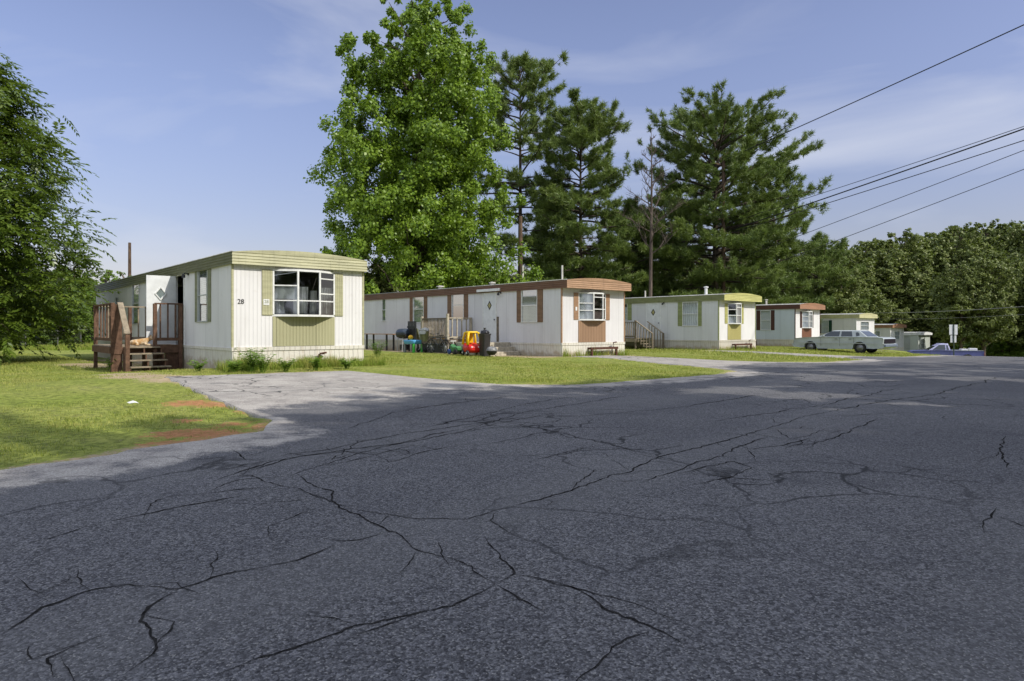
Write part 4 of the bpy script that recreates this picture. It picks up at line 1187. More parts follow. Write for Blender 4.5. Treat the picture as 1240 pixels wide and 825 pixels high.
# toddler car
p = side_spot(571.5, 2.3)
o = empty('toy_car', p, yard + math.pi * 0.9, 'red toddler car with yellow roof and white headlights', 'toy car')
redp = plain('red_plastic', (0.62, 0.02, 0.015), 0.35, 0.08); yel = plain('yellow_roof_plastic', (0.78, 0.50, 0.01), 0.4, 0.08)
mb = MB(); rings = []
for x, w, z0, z1 in ((-0.44, 0.2, 0.22, 0.42), (-0.40, 0.29, 0.13, 0.53), (-0.2, 0.33, 0.11, 0.56), (0.0, 0.33, 0.11, 0.46), (0.15, 0.33, 0.11, 0.50), (0.34, 0.30, 0.12, 0.50), (0.44, 0.24, 0.18, 0.42), (0.47, 0.16, 0.24, 0.36)):
    ring = []
    for k in range(20):
        a = 2 * math.pi * k / 20
        ring.append((x, w * np.sign(math.cos(a)) * abs(math.cos(a)) ** 0.5, (z0 + z1) / 2 + (z1 - z0) / 2 * np.sign(math.sin(a)) * abs(math.sin(a)) ** 0.5))
    rings.append(ring)
mb.layers(rings); mb.poly(rings[0]); mb.poly(rings[-1]); mb.build('body', redp, o, True)
mb = MB(); rings = []
for z, sx, sy in ((0.96, 0.24, 0.22), (0.99, 0.3, 0.27), (1.03, 0.29, 0.26), (1.06, 0.22, 0.2)):
    rings.append([(-0.05 + sx * np.sign(math.cos(a)) * abs(math.cos(a)) ** 0.5, sy * np.sign(math.sin(a)) * abs(math.sin(a)) ** 0.5, z) for a in [2 * math.pi * (k + .5) / 20 for k in range(20)]])
mb.layers(rings); mb.poly(rings[0]); mb.poly(rings[-1]); rf_ = mb.build('roof', yel, o, True)
for x, x2 in ((0.2, 0.28), (-0.3, -0.36)):
    for y in (-0.23, 0.23):
        mb = MB(); mb.tube([(x, y * 0.95, 1.0), (x2, y * 1.2, 0.75), (x2, y * 1.25, 0.47)], [0.055, 0.05, 0.07], 8); mb.build('pillar', yel, o, True)
mb = MB(); mb.layers([[(-0.38, -0.18, 0.5), (-0.38, 0.18, 0.5), (-0.33, 0.18, 0.5), (-0.33, -0.18, 0.5)], [(-0.34, -0.16, 0.98), (-0.34, 0.16, 0.98), (-0.3, 0.16, 0.98), (-0.3, -0.16, 0.98)]]); mb.build('rear_panel', yel, o)
for x in (-0.28, 0.3):
    for y in (-0.31, 0.31):
        mb = MB(); mb.lathe([(0, -0.04), (0.1, -0.045), (0.125, -0.02), (0.125, 0.02), (0.1, 0.045), (0, 0.04)], (x, y, 0.12), 'y', 16); w = mb.build('wheel', M['black_plastic'], o, True)
        mb = MB(); mb.lathe([(0, -0.052), (0.045, -0.052), (0.05, 0.0), (0.045, 0.052), (0, 0.052)], (x, y, 0.12), 'y', 12); mb.build('hub', M['white_trim'], w)
for y in (-0.15, 0.15):
    mb = MB(); mb.lathe([(0, 0.02), (0.045, 0.01), (0.055, -0.03)], (0.45, y, 0.36), 'x', 12); mb.build('headlight', M['white_trim'], o, True)
# wheeled bin, bundle
p = side_spot(587, 2.15)
o = empty('rubbish_bin', p, yard, 'dark grey rubbish bin with a bulging bag at its top', 'bin')
mb = MB(); rings = []
for z, w in ((-0.02, 0.16), (0.05, 0.17), (0.88, 0.2), (0.92, 0.22), (0.96, 0.22)):
    rings.append([(w * np.sign(math.cos(a)) * abs(math.cos(a)) ** 0.3, w * np.sign(math.sin(a)) * abs(math.sin(a)) ** 0.3, z) for a in [2 * math.pi * (k + .5) / 24 for k in range(24)]])
mb.layers(rings); mb.poly(rings[0]); mb.build('body', plain('grey_bin_plastic', (0.035, 0.033, 0.034), 0.5, 0.2), o, True)
mb = MB(); rng = random.Random(3); rings = []
for z, w in ((0.92, 0.19), (1.0, 0.2), (1.07, 0.16), (1.11, 0.08), (1.18, 0.04), (1.2, 0.06)):
    rings.append([(w * rng.uniform(0.8, 1.15) * math.cos(a), w * rng.uniform(0.8, 1.15) * math.sin(a), z + rng.uniform(-.02, .02)) for a in [2 * math.pi * k / 12 for k in range(12)]])
mb.layers(rings); mb.poly(rings[-1]); mb.build('rubbish_bag', plain('black_bag', (0.012, 0.012, 0.013), 0.25), o, True)
# helmet like trike
p = side_spot(595.5, 2.35)
o = empty('kettle_grill', p, yard, 'small round black kettle grill on the ground by the concrete steps', 'grill')
mb = MB(); mb.lathe([(0, 0.05), (0.12, 0.06), (0.21, 0.15), (0.23, 0.24)], (0, 0, 0), 'z', 20); mb.build('bowl', M['black_plastic'], o, True)
mb = MB(); mb.lathe([(0.235, 0.24), (0.22, 0.33), (0.15, 0.40), (0, 0.43)], (0, 0, 0), 'z', 20); mb.build('lid', plain('worn_grey_lid', (0.2, 0.2, 0.2), 0.4, 0.5), o, True)
mb = MB(); mb.tube([(-0.06, 0, 0.42), (-0.05, 0, 0.47), (0.05, 0, 0.47), (0.06, 0, 0.42)], 0.012, 6); mb.build('handle', M['dark_metal'], o)
for k in range(3):
    a = k * 2.1; mb = MB(); mb.tube([(0.12 * math.cos(a), 0.12 * math.sin(a), 0.1), (0.2 * math.cos(a), 0.2 * math.sin(a), -0.02)], 0.012, 6); mb.build('leg', M['dark_metal'], o)

# litter on the lawn
p = on_ground(161, 492)
mb = MB(); rng = random.Random(2)
pts = [(0.08 * math.cos(a) * rng.uniform(.6, 1.2), 0.045 * math.sin(a) * rng.uniform(.6, 1.2), 0.045 + rng.uniform(0, .03)) for a in [2 * math.pi * k / 9 for k in range(9)]]
mb.add(pts + [(0, 0, 0.09)], [(k, (k + 1) % 9, 9) for k in range(9)])
o = mb.build('paper_scrap', M['white_trim']); o.location = p; tag(o, 'crumpled white paper scrap lying on the lawn', 'litter')

# ------------------------------------------------------------------ dog on the deck
def skin(name, verts, edges, radii, mat, parent, sub=2):
    me = bpy.data.meshes.new(name); me.from_pydata(verts, edges, []); me.update()
    o = bpy.data.objects.new(name, me); col.objects.link(o)
    m = o.modifiers.new('skin', 'SKIN'); m.use_smooth_shade = True
    for i, r_ in enumerate(radii):
        r_ = (r_, r_) if isinstance(r_, (int, float)) else r_
        me.skin_vertices[0].data[i].radius = r_
    me.skin_vertices[0].data[0].use_root = True
    sb = o.modifiers.new('sub', 'SUBSURF'); sb.levels = sub; sb.render_levels = sub
    dg = bpy.context.evaluated_depsgraph_get()
    m2 = bpy.data.meshes.new_from_object(o.evaluated_get(dg))
    o.modifiers.clear(); o.data = m2; m2.name = name
    m2.materials.clear(); m2.materials.append(mat)
    m2.polygons.foreach_set('use_smooth', [True] * len(m2.polygons))
    o.parent = parent
    return o
def furmat():
    t = NT('tan_fur'); o = t.obj()
    n = t.noise(o, 6, 4); n2 = t.noise(t.mapping(o, (60, 60, 60)), 1, 3)
    a = t.mix(t.ramp(n, 0.42, 0.6), (0.45, 0.27, 0.12), (0.62, 0.50, 0.34))
    t.color(t.mix(t.ramp(n2, 0.4, 0.7, 0, 0.4), a, (0.3, 0.18, 0.08))); t.rough(0.9, 0.1); t.bump(n2, 0.6, 0.01)
    return t.m
fur = furmat()
dog = empty('dog', L2W(h1, -1.25, Y0 + 0.18, fz), RZ + 0.1, 'tan and cream dog lying at the top of the deck steps', 'dog')
# body lies along local x: rump at -x, head at +x, belly on the boards
vs = [(-0.02, 0, 0.115), (-0.17, 0.0, 0.11), (-0.27, 0.01, 0.10), (0.1, 0, 0.125), (0.2, -0.01, 0.16), (0.27, -0.02, 0.215), (0.33, -0.05, 0.235), (0.385, -0.10, 0.215), (0.415, -0.13, 0.205),
      (-0.33, 0.03, 0.07), (-0.42, 0.0, 0.04), (-0.47, -0.06, 0.03),
      (-0.2, -0.09, 0.09), (-0.1, -0.13, 0.05), (-0.18, -0.15, 0.025), (-0.08, -0.17, 0.022),
      (0.15, -0.08, 0.085), (0.1, -0.12, 0.04), (0.22, -0.15, 0.025), (0.3, -0.17, 0.022),
      (0.17, 0.07, 0.08), (0.14, 0.1, 0.035), (0.26, 0.07, 0.025), (0.34, 0.05, 0.022)]
es = [(0, 1), (1, 2), (0, 3), (3, 4), (4, 5), (5, 6), (6, 7), (7, 8), (2, 9), (9, 10), (10, 11), (1, 12), (12, 13), (13, 14), (14, 15), (3, 16), (16, 17), (17, 18), (18, 19), (3, 20), (20, 21), (21, 22), (22, 23)]
rd = [0.105, 0.105, 0.085, 0.112, 0.085, 0.066, 0.07, 0.04, 0.028, 0.03, 0.024, 0.014, 0.075, 0.05, 0.03, 0.026, 0.05, 0.035, 0.028, 0.026, 0.05, 0.035, 0.028, 0.026]
skin('body', vs, es, rd, fur, dog, 2)
for sy in (-1, 1):
    mb = MB(); bx, by = 0.315, -0.045 + sy * 0.052
    mb.add([(bx - 0.03, by, 0.275), (bx + 0.03, by - 0.01, 0.275), (bx, by + sy * 0.025, 0.275), (bx - 0.005, by + sy * 0.02, 0.355)], [(0, 1, 3), (1, 2, 3), (2, 0, 3), (0, 2, 1)])
    mb.build('ear', fur, dog)
    mb = MB(); mb.lathe([(0, -0.008), (0.007, -0.004), (0.008, 0.002), (0, 0.009)], (0.375, -0.085 + sy * 0.035, 0.25), 'z', 8); mb.build('eye', M['black_plastic'], dog, True)
mb = MB(); mb.lathe([(0, -0.014), (0.013, -0.008), (0.014, 0.004), (0, 0.013)], (0.437, -0.148, 0.215), 'z', 8); mb.build('nose', M['black_plastic'], dog, True)

# ------------------------------------------------------------------ vehicles
def extruded_body(profile, W, layers):
    """profile (x,z) closed; layers [(y fraction, inset in x/z)]"""
    cx = sum(p[0] for p in profile) / len(profile); cz = 0.6
    mb = MB(); rings = []
    for (fy, ins) in layers:
        ring = []
        for (x, z) in profile:
            kx = 1 - ins / 2.6; kz = 1 - ins / 0.8
            ring.append((cx + (x - cx) * kx, fy * W / 2, cz + (z - cz) * (kz if z > 0.6 else 1)))
        rings.append(ring)
    mb.layers(rings); mb.poly(rings[0][::-1]); mb.poly(rings[-1])
    return mb

def arch(cx, r, z0, n=9):
    return [(cx + r * math.cos(a), 0.34 + r * math.sin(a)) for a in [math.pi * k / (n - 1) for k in range(n)]]

def carpaint(name, c, rough=0.35):
    t = NT(name); n = t.noise(t.obj(), 2.5, 5, 0.6)
    t.color(t.mix(t.ramp(n, 0.3, 0.7), mul(c, 0.88), mul(c, 1.05))); t.rough(rough, 0.5)
    t.b.inputs['Coat Weight'].default_value = 0.25; t.b.inputs['Coat Roughness'].default_value = 0.2
    return t.m
M['carglass'] = plain('tinted_car_glass', (0.035, 0.045, 0.05), 0.06, 0.1, spec=0.8)
M['chrome'] = plain('dull_chrome', (0.55, 0.56, 0.58), 0.25, 0.1, metal=0.9)
M['tyre'] = plain('tyre_rubber', (0.02, 0.02, 0.021), 0.85, 0.3)
M['hubcap'] = plain('wire_hubcap', (0.22, 0.22, 0.22), 0.4, 0.4, 30, metal=0.6)

def wheel(root, x, y, r, w):
    mb = MB(); mb.lathe([(r * 0.62, -w / 2), (r * 0.93, -w / 2), (r, -w * 0.35), (r, w * 0.35), (r * 0.93, w / 2), (r * 0.62, w / 2)], (0, 0, 0), 'y', 28)
    o = empty_part('wheel', root, (x, y, r))
    mb.build('tyre', M['tyre'], o, True)
    mb = MB(); mb.lathe([(0, -w * 0.52), (r * 0.2, -w * 0.52), (r * 0.25, -w * 0.42), (r * 0.58, -w * 0.46), (r * 0.64, -w * 0.3), (r * 0.64, w * 0.3), (r * 0.58, w * 0.46), (r * 0.25, w * 0.42), (r * 0.2, w * 0.52), (0, w * 0.52)], (0, 0, 0), 'y', 20); mb.build('rim', M['hubcap'], o, True)
def empty_part(name, root, loc):
    o = bpy.data.objects.new(name, None); col.objects.link(o); o.parent = root; o.location = loc; o.empty_display_size = 0.1; return o

def sedan(loc, rz):
    o = empty('parked_sedan', loc, rz, 'faded grey green full-size sedan parked on the grass verge', 'car')
    pa = carpaint('faded_grey_green_paint', (0.40, 0.435, 0.435), 0.28); W = 1.96
    prof = [(5.5, 0.36), (5.56, 0.44), (5.56, 0.56), (5.50, 0.60), (5.47, 0.86), (5.40, 0.90), (4.8, 0.96), (3.9, 1.0), (3.85, 1.01), (2.4, 1.01), (1.1, 1.01), (0.95, 1.015), (0.35, 1.0), (0.06, 0.96), (0.02, 0.90), (0.06, 0.62), (-0.05, 0.58), (-0.05, 0.44), (0.03, 0.36), (0.6, 0.3)]
    prof = prof[::-1]
    # insert arches along the bottom going from rear to front
    prof = [(0.6, 0.30)] + [(1.38 - 0.41 * math.cos(a), 0.32 + 0.41 * math.sin(a)) for a in [math.pi * k / 8 for k in range(9)]] + [(1.82, 0.26), (3.9, 0.26)] + [(4.42 - 0.41 * math.cos(a), 0.32 + 0.41 * math.sin(a)) for a in [math.pi * k / 8 for k in range(9)]] + [(5.0, 0.30)] + [p for p in prof[::-1] if p[0] != 0.6]
    mb = extruded_body(prof, W, [(-0.93, 0.05), (-0.985, 0.02), (-1.0, 0.012), (-0.965, 0.0), (0.965, 0.0), (1.0, 0.012), (0.985, 0.02), (0.93, 0.05)])
    mb.build('body', pa, o, False, 0.012)
    # greenhouse
    def gh(z): 
        k = (z - 1.0) / 0.42
        return 3.95 - 0.92 * k ** 0.95, 0.95 + 0.58 * k, 0.90 - 0.19 * k
    mb = MB(); rings = []
    for z in (1.0, 1.12, 1.3, 1.385, 1.415):
        f, b, w = gh(z)
        if z > 1.4: f -= 0.12; b += 0.1; w -= 0.08
        rings.append([(b, -w, z), (b, w, z), (f, w, z), (f, -w, z)])
    mb.layers(rings); mb.poly(rings[-1]); mb.build('cabin', pa, o, False, 0.03)
    def sidewin(pts, sy, name):
        q = []
        for (fx, z) in pts:
            f, b, w = gh(z); q.append((fx, sy * (w + 0.008), z))
        m_ = MB(); m_.poly(q if sy < 0 else q[::-1]); return m_.build(name, M['carglass'], o)
    for sy in (-1, 1):
        sidewin([(2.62, 1.04), (3.70, 1.04), (3.17, 1.35), (2.62, 1.36)], sy, 'side_window')
        sidewin([(1.83, 1.04), (2.52, 1.04), (2.52, 1.36), (1.92, 1.355)], sy, 'side_window')
        sidewin([(1.42, 1.08), (1.62, 1.06), (1.68, 1.28), (1.55, 1.3), (1.45, 1.22)], sy, 'side_window')
        for a in (2.56, 3.72, 1.72):
            mb = MB(); mb.mm(a, a + 0.012, sy * W / 2 - 0.003, sy * W / 2 + 0.004, 0.42, 0.97); mb.build('door_seam', M['dark_metal'], o)
        for a in (2.7, 1.86):
            mb = MB(); mb.mm(a, a + 0.16, sy * (W / 2 + 0.012) - 0.012, sy * (W / 2 + 0.012) + 0.012, 0.86, 0.895); mb.build('door_handle', M['dark_metal'], o, bevel=0.005)
        mb = MB(); mb.mm(0.3, 5.3, sy * W / 2 - 0.004, sy * W / 2 + 0.012, 0.60, 0.635); mb.build('side_moulding', M['grey_trim'], o)
        mb = MB(); mb.mm(3.5, 3.64, sy * 1.0 - 0.07, sy * 1.0 + 0.07, 1.03, 1.12); mb.build('mirror', pa, o, bevel=0.02)
        for x in (1.38, 4.42): wheel(o, x, sy * 0.84, 0.345, 0.21)
        mb = MB(); mb.mm(5.475, 5.50, sy * 0.55 - 0.2, sy * 0.55 + 0.2, 0.66, 0.82); mb.build('headlight', M['carglass'], o)
    f0, b0, w0 = gh(1.04); f1, b1, w1 = gh(1.36)
    mb = MB(); mb.poly([(f0 + 0.01, -w0 + .07, 1.04), (f0 + 0.01, w0 - .07, 1.04), (f1 + 0.012, w1 - .06, 1.36), (f1 + 0.012, -w1 + .06, 1.36)]); mb.build('windscreen', M['carglass'], o)
    mb = MB(); mb.poly([(b0 - 0.01, w0 - .12, 1.05), (b0 - 0.01, -w0 + .12, 1.05), (b1 - 0.012, -w1 + .1, 1.36), (b1 - 0.012, w1 - .1, 1.36)]); mb.build('rear_window', M['carglass'], o)
    mb = MB(); mb.mm(0.0, 0.03, -0.86, 0.86, 0.64, 0.90); mb.build('tail_panel', plain('dark_tail_lights', (0.012, 0.008, 0.014), 0.6, spec=0.15), o)
    mb = MB(); mb.mm(-0.1, 0.02, -0.97, 0.97, 0.42, 0.58); mb.build('rear_bumper', plain('bluish_bumper', (0.13, 0.16, 0.22), 0.5), o, bevel=0.03)
    mb = MB(); mb.mm(5.5, 5.63, -0.97, 0.97, 0.42, 0.57); mb.build('front_bumper', M['grey_trim'], o, bevel=0.03)
    mb = MB(); mb.mm(5.47, 5.52, -0.3, 0.3, 0.62, 0.88); mb.build('radiator_grille', M['chrome'], o)
    return o
# rear bumper corner seen at px 1074
q = (1087 - 620) / F; dcar = 41.0
rzc = math.atan2(0.76, -0.65)
sx, sy_ = (1078 - 620) / F * dcar, dcar
sedan((sx, sy_, Hxy(sx - 1.5, sy_ + 1.5) - 0.06), rzc + 0.02)

def pickup(loc, rz):
    o = empty('pickup_truck', loc, rz, 'blue pickup truck with pale cab roof half hidden by the crest', 'pickup truck')
    pa = carpaint('purple_blue_paint', (0.085, 0.095, 0.27), 0.4); W = 1.95; pale_ = carpaint('pale_lilac_paint', (0.42, 0.42, 0.62), 0.4)
    prof = [(5.7, 0.45), (5.72, 0.62), (5.66, 0.98), (5.5, 1.06), (4.2, 1.12), (4.15, 1.15), (0.06, 1.12), (0.0, 1.10), (0.0, 0.55), (0.1, 0.42), (0.5, 0.40)]
    bottom = [(0.5, 0.40)] + [(1.25 - 0.45 * math.cos(a), 0.37 + 0.45 * math.sin(a)) for a in [math.pi * k / 8 for k in range(9)]] + [(1.9, 0.38), (4.2, 0.38)] + [(4.75 - 0.45 * math.cos(a), 0.37 + 0.45 * math.sin(a)) for a in [math.pi * k / 8 for k in range(9)]]
    prof = bottom + prof[:-1]
    extruded_body(prof, W, [(-0.95, 0.03), (-1.0, 0.01), (-0.97, 0.0), (0.97, 0.0), (1.0, 0.01), (0.95, 0.03)]).build('body', pa, o, False, 0.012)
    mb = MB(); rings = []
    for z, f, b, w in ((1.12, 4.25, 2.55, 0.88), (1.3, 4.0, 2.58, 0.84), (1.66, 3.42, 2.68, 0.72), (1.74, 3.3, 2.72, 0.68)):
        rings.append([(b, -w, z), (b, w, z), (f, w, z), (f, -w, z)])
    mb.layers(rings); mb.poly(rings[-1]); mb.build('cab', pale_, o, False, 0.03)
    for sy in (-1, 1):
        mb = MB(); q_ = [(2.95, sy * 0.885, 1.18), (3.95, sy * 0.885, 1.18), (3.42, sy * 0.765, 1.62), (2.95, sy * 0.765, 1.63)]; mb.poly(q_ if sy < 0 else q_[::-1]); mb.build('side_window', M['carglass'], o)
        mb = MB(); q_ = [(2.66, sy * 0.885, 1.18), (2.84, sy * 0.885, 1.18), (2.84, sy * 0.765, 1.62), (2.76, sy * 0.765, 1.6)]; mb.poly(q_ if sy < 0 else q_[::-1]); mb.build('side_window', M['carglass'], o)
        for x in (1.25, 4.75): wheel(o, x, sy * 0.84, 0.37, 0.23)
        mb = MB(); mb.mm(-0.02, 0.03, sy * 0.84 - 0.1, sy * 0.84 + 0.1, 0.66, 1.0); mb.build('tail_light', plain('red_lens', (0.3, 0.02, 0.03), 0.3), o)
        for a in (2.6, 4.15): 
            mb = MB(); mb.mm(a, a + 0.015, sy * W / 2 - 0.003, sy * W / 2 + 0.004, 0.5, 1.1); mb.build('door_seam', M['dark_metal'], o)
        mb = MB(); mb.mm(0.05, 2.5, sy * 0.93 - 0.04, sy * 0.93 + 0.04, 1.121, 1.15); mb.build('bed_rail', M['grey_trim'], o)
    mb = MB(); mb.poly([(4.23, -0.78, 1.17), (4.23, 0.78, 1.17), (3.46, 0.64, 1.63), (3.46, -0.64, 1.63)]); mb.build('windscreen', M['carglass'], o)
    mb = MB(); mb.mm(-0.12, 0.0, -0.95, 0.95, 0.5, 0.62); mb.build('rear_bumper', M['chrome'], o, bevel=0.03)
    mb = MB(); mb.mm(0.3, 0.9, -0.5, 0.1, 1.1, 1.32); mb.mm(1.1, 1.6, -0.4, 0.4, 1.1, 1.26); mb.build('cargo_box', M['white_trim'], o, bevel=0.03)
    return o
dp = 61.0
px_ = (1188 - 620) / F * dp
zt_ = EYE - (416 - HZ) / F * dp - 1.76
pickup((px_, dp, zt_), math.radians(160))
PK = (px_, dp, zt_)

# ------------------------------------------------------------------ signs, poles, wires, fence
def sign(px, d, topy):
    p = gnd(px, d); ht = at(px, topy, d).z - p.z
    o = empty('road_sign', p, 0.08, 'two white sign plates stacked on one post, seen from behind', 'sign')
    mb = MB(); mb.bar((0, 0, -0.2), (0, 0, ht), 0.06, 0.05); mb.build('post', plain('green_steel_post', (0.03, 0.05, 0.035), 0.6), o)
    sm = plain('unpainted_sign_back', (0.55, 0.57, 0.58), 0.5, 0.12)
    s0 = d / F
    mb = MB(); mb.mm(-5.3 * s0, 5.3 * s0, 0.04, 0.045, ht - 12.5 * s0, ht - 0.02); mb.build('upper_plate', sm, o)
    mb = MB(); mb.mm(-3.8 * s0, 3.8 * s0, 0.04, 0.045, ht - 22 * s0, ht - 13.3 * s0); mb.build('lower_plate', sm, o)
sign(1155, 50, 393)

poleM = bark('creosoted_pole', (0.11, 0.075, 0.05))
def pole(px, d, topy, r, label, mat=poleM, cross=False, name='utility_pole', low=None):
    p = gnd(px, d); h = at(px, topy, d).z - p.z
    o = empty(name, p, 0.7, label, 'pole')
    mb = MB(); mb.tube([(0, 0, -0.3), (0, 0, h * 0.5), (0.0, 0.0, h)], [r * 1.25, r * 1.1, r * 0.9], 10); mb.build('pole', mat, o, True)
    if cross:
        mb = MB(); mb.bar((-1.1, 0.14, h - 0.5), (1.1, 0.14, h - 0.5), 0.1, 0.12); mb.build('crossarm', poleM, o)
        for x in (-1, -0.4, 0.4, 1):
            mb = MB(); mb.lathe([(0.02, 0), (0.05, 0.02), (0.05, 0.08), (0.03, 0.12), (0, 0.13)], (x, 0.14, h - 0.438), 'z', 8); mb.build('insulator', M['grey_trim'], o)
    if low:
        mb = MB(); mb.tube([(0.02, -r * 1.4, -0.2), (0.02, -r * 1.3, low)], r * 0.6, 8); mb.build('conduit', M['galv'], o)
    return o
pole(157, 60, 294, 0.13, 'bare brown pole standing behind the home numbered 28')
pole(630.5, 52, 262, 0.15, 'weathered pole with pale conduit rising behind the tan trimmed home', low=6)
pole(876, 61, 193, 0.15, 'tall wooden utility pole buried in the largest pine', cross=True)
pole(1560, 30, 20, 0.16, 'tall wooden utility pole on the right verge carrying the overhead wires', cross=True)
wireM = plain('black_cable', (0.012, 0.012, 0.013), 0.6)
def cable(a, b, r, sag, label):
    # a, b: (px, py, depth)
    A = at(*a); B = at(*b); n = 40; mb = MB(); pts = []
    for k in range(n + 1):
        t = k / n; p = A.lerp(B, t); p.z -= sag * 4 * t * (1 - t); pts.append(p)
    mb.tube(pts, r, 6)
    tag(mb.build('overhead_cable', wireM, None, True), label, 'cable')
def ext(p0, p1, pxt):
    return p0[1] + (p1[1] - p0[1]) * (pxt - p0[0]) / (p1[0] - p0[0])
for (p0, p1, r, lab) in (((1240, 28), (940, 165), 0.034, 'highest thick black cable crossing the open sky'),
                         ((1240, 151), (985, 236), 0.020, 'thin cable just above the thickest bundle'),
                         ((1240, 154), (890, 277), 0.042, 'thickest black cable running into the large pine'),
                         ((1240, 168), (985, 250), 0.026, 'thin cable just below the thickest bundle'),
                         ((1240, 180), (1000, 272), 0.020, 'second lowest sky cable sloping down to the pine'),
                         ((1240, 203), (1028, 284), 0.020, 'lowest sky cable above the wood at right')):
    # perspective makes a straight line in space straight in the picture
    cable((1540, ext(p0, p1, 1540), 30), (880, ext(p0, p1, 880), 60), r, 0.12, lab)
wireM = plain('grey_cable', (0.25, 0.25, 0.24), 0.5)
cable((1560, 338, 40), (960, 376, 90), 0.03, 1.0, 'low sagging cable drawn across the dark wood')
cable((1560, 352, 40), (960, 382, 90), 0.013, 1.0, 'lowest faint cable crossing the dark wood')

fp = [(-60, 46), (31, 46.5), (70, 47), (98, 47.5), (150, 49), (200, 51)]
fo = empty('chain_link_fence', gnd(31, 46.5), 0, 'low chain-link fence with thin posts in front of the left shrubs', 'fence')
base = fo.location
for (px, d) in fp:
    p = gnd(px, d) - base; mb = MB(); mb.tube([(p.x, p.y, p.z - 0.1), (p.x, p.y, p.z + 1.25)], 0.035, 8); mb.build('post', M['fence_grey'], fo)
mb = MB()
tops = [gnd(px, d) - base for px, d in fp]
for a, b in zip(tops[:-1], tops[1:]): mb.tube([a + Vector((0, 0, 1.2)), b + Vector((0, 0, 1.2))], 0.018, 6)
mb.build('top_rail', M['fence_grey'], fo)
mb = MB()
for a, b in zip(tops[:-1], tops[1:]):
    n = max(4, int((b - a).length / 0.16))
    for k in range(n):
        p = a.lerp(b, k / n); q_ = a.lerp(b, min(1, (k + 7.5) / n)); 
        mb.tube([p + Vector((0, 0, 0.02)), q_ + Vector((0, 0, 1.2))], 0.003, 3, False); mb.tube([p + Vector((0, 0, 1.2)), q_ + Vector((0, 0, 0.02))], 0.003, 3, False)
mb.build('mesh_net', M['fence_grey'], fo)

# ------------------------------------------------------------------ trees
barkD = bark('grey_brown_bark', (0.12, 0.095, 0.07)); barkP = bark('pine_bark', (0.085, 0.066, 0.052)); barkG = bark('bare_grey_bark', (0.22, 0.19, 0.16))
LM = {}
LM['gum'] = leafmat('sweetgum_leaves', (0.09, 0.17, 0.012), (0.23, 0.33, 0.034), (0.17, 0.265, 0.02), 0.3, 0.42, 0.4, 0.25)
LM['wood'] = leafmat('wood_leaves', (0.06, 0.088, 0.022), (0.20, 0.225, 0.062), (0.15, 0.18, 0.04), 0.18, 0.5, 0.3, 0.2)
LM['hick'] = leafmat('compound_leaves', (0.045, 0.085, 0.01), (0.15, 0.205, 0.03), (0.09, 0.14, 0.016), 0.28, 0.35, 0.5, 0.4)
LM['shrub'] = leafmat('shrub_leaves', (0.07, 0.13, 0.016), (0.15, 0.23, 0.03), (0.2, 0.27, 0.035), 0.35, 0.5, 0.3, 0.4)
LM['pine'] = leafmat('pine_needles', (0.07, 0.12, 0.026), (0.19, 0.245, 0.055), (0.16, 0.21, 0.042), 0.15, 0.45, 0.35, 0.25)

def limb_path(rng, a, b, n=5, wob=0.08):
    a = np.array(a, float); b = np.array(b, float); L = np.linalg.norm(b - a)
    pts = []
    for i in range(n + 1):
        t = i / n; p = a + (b - a) * t; p[2] += L * 0.12 * math.sin(math.pi * t)
        if 0 < i < n: p += rng.normal(0, L * wob / 2, 3)
        pts.append(tuple(p))
    return pts

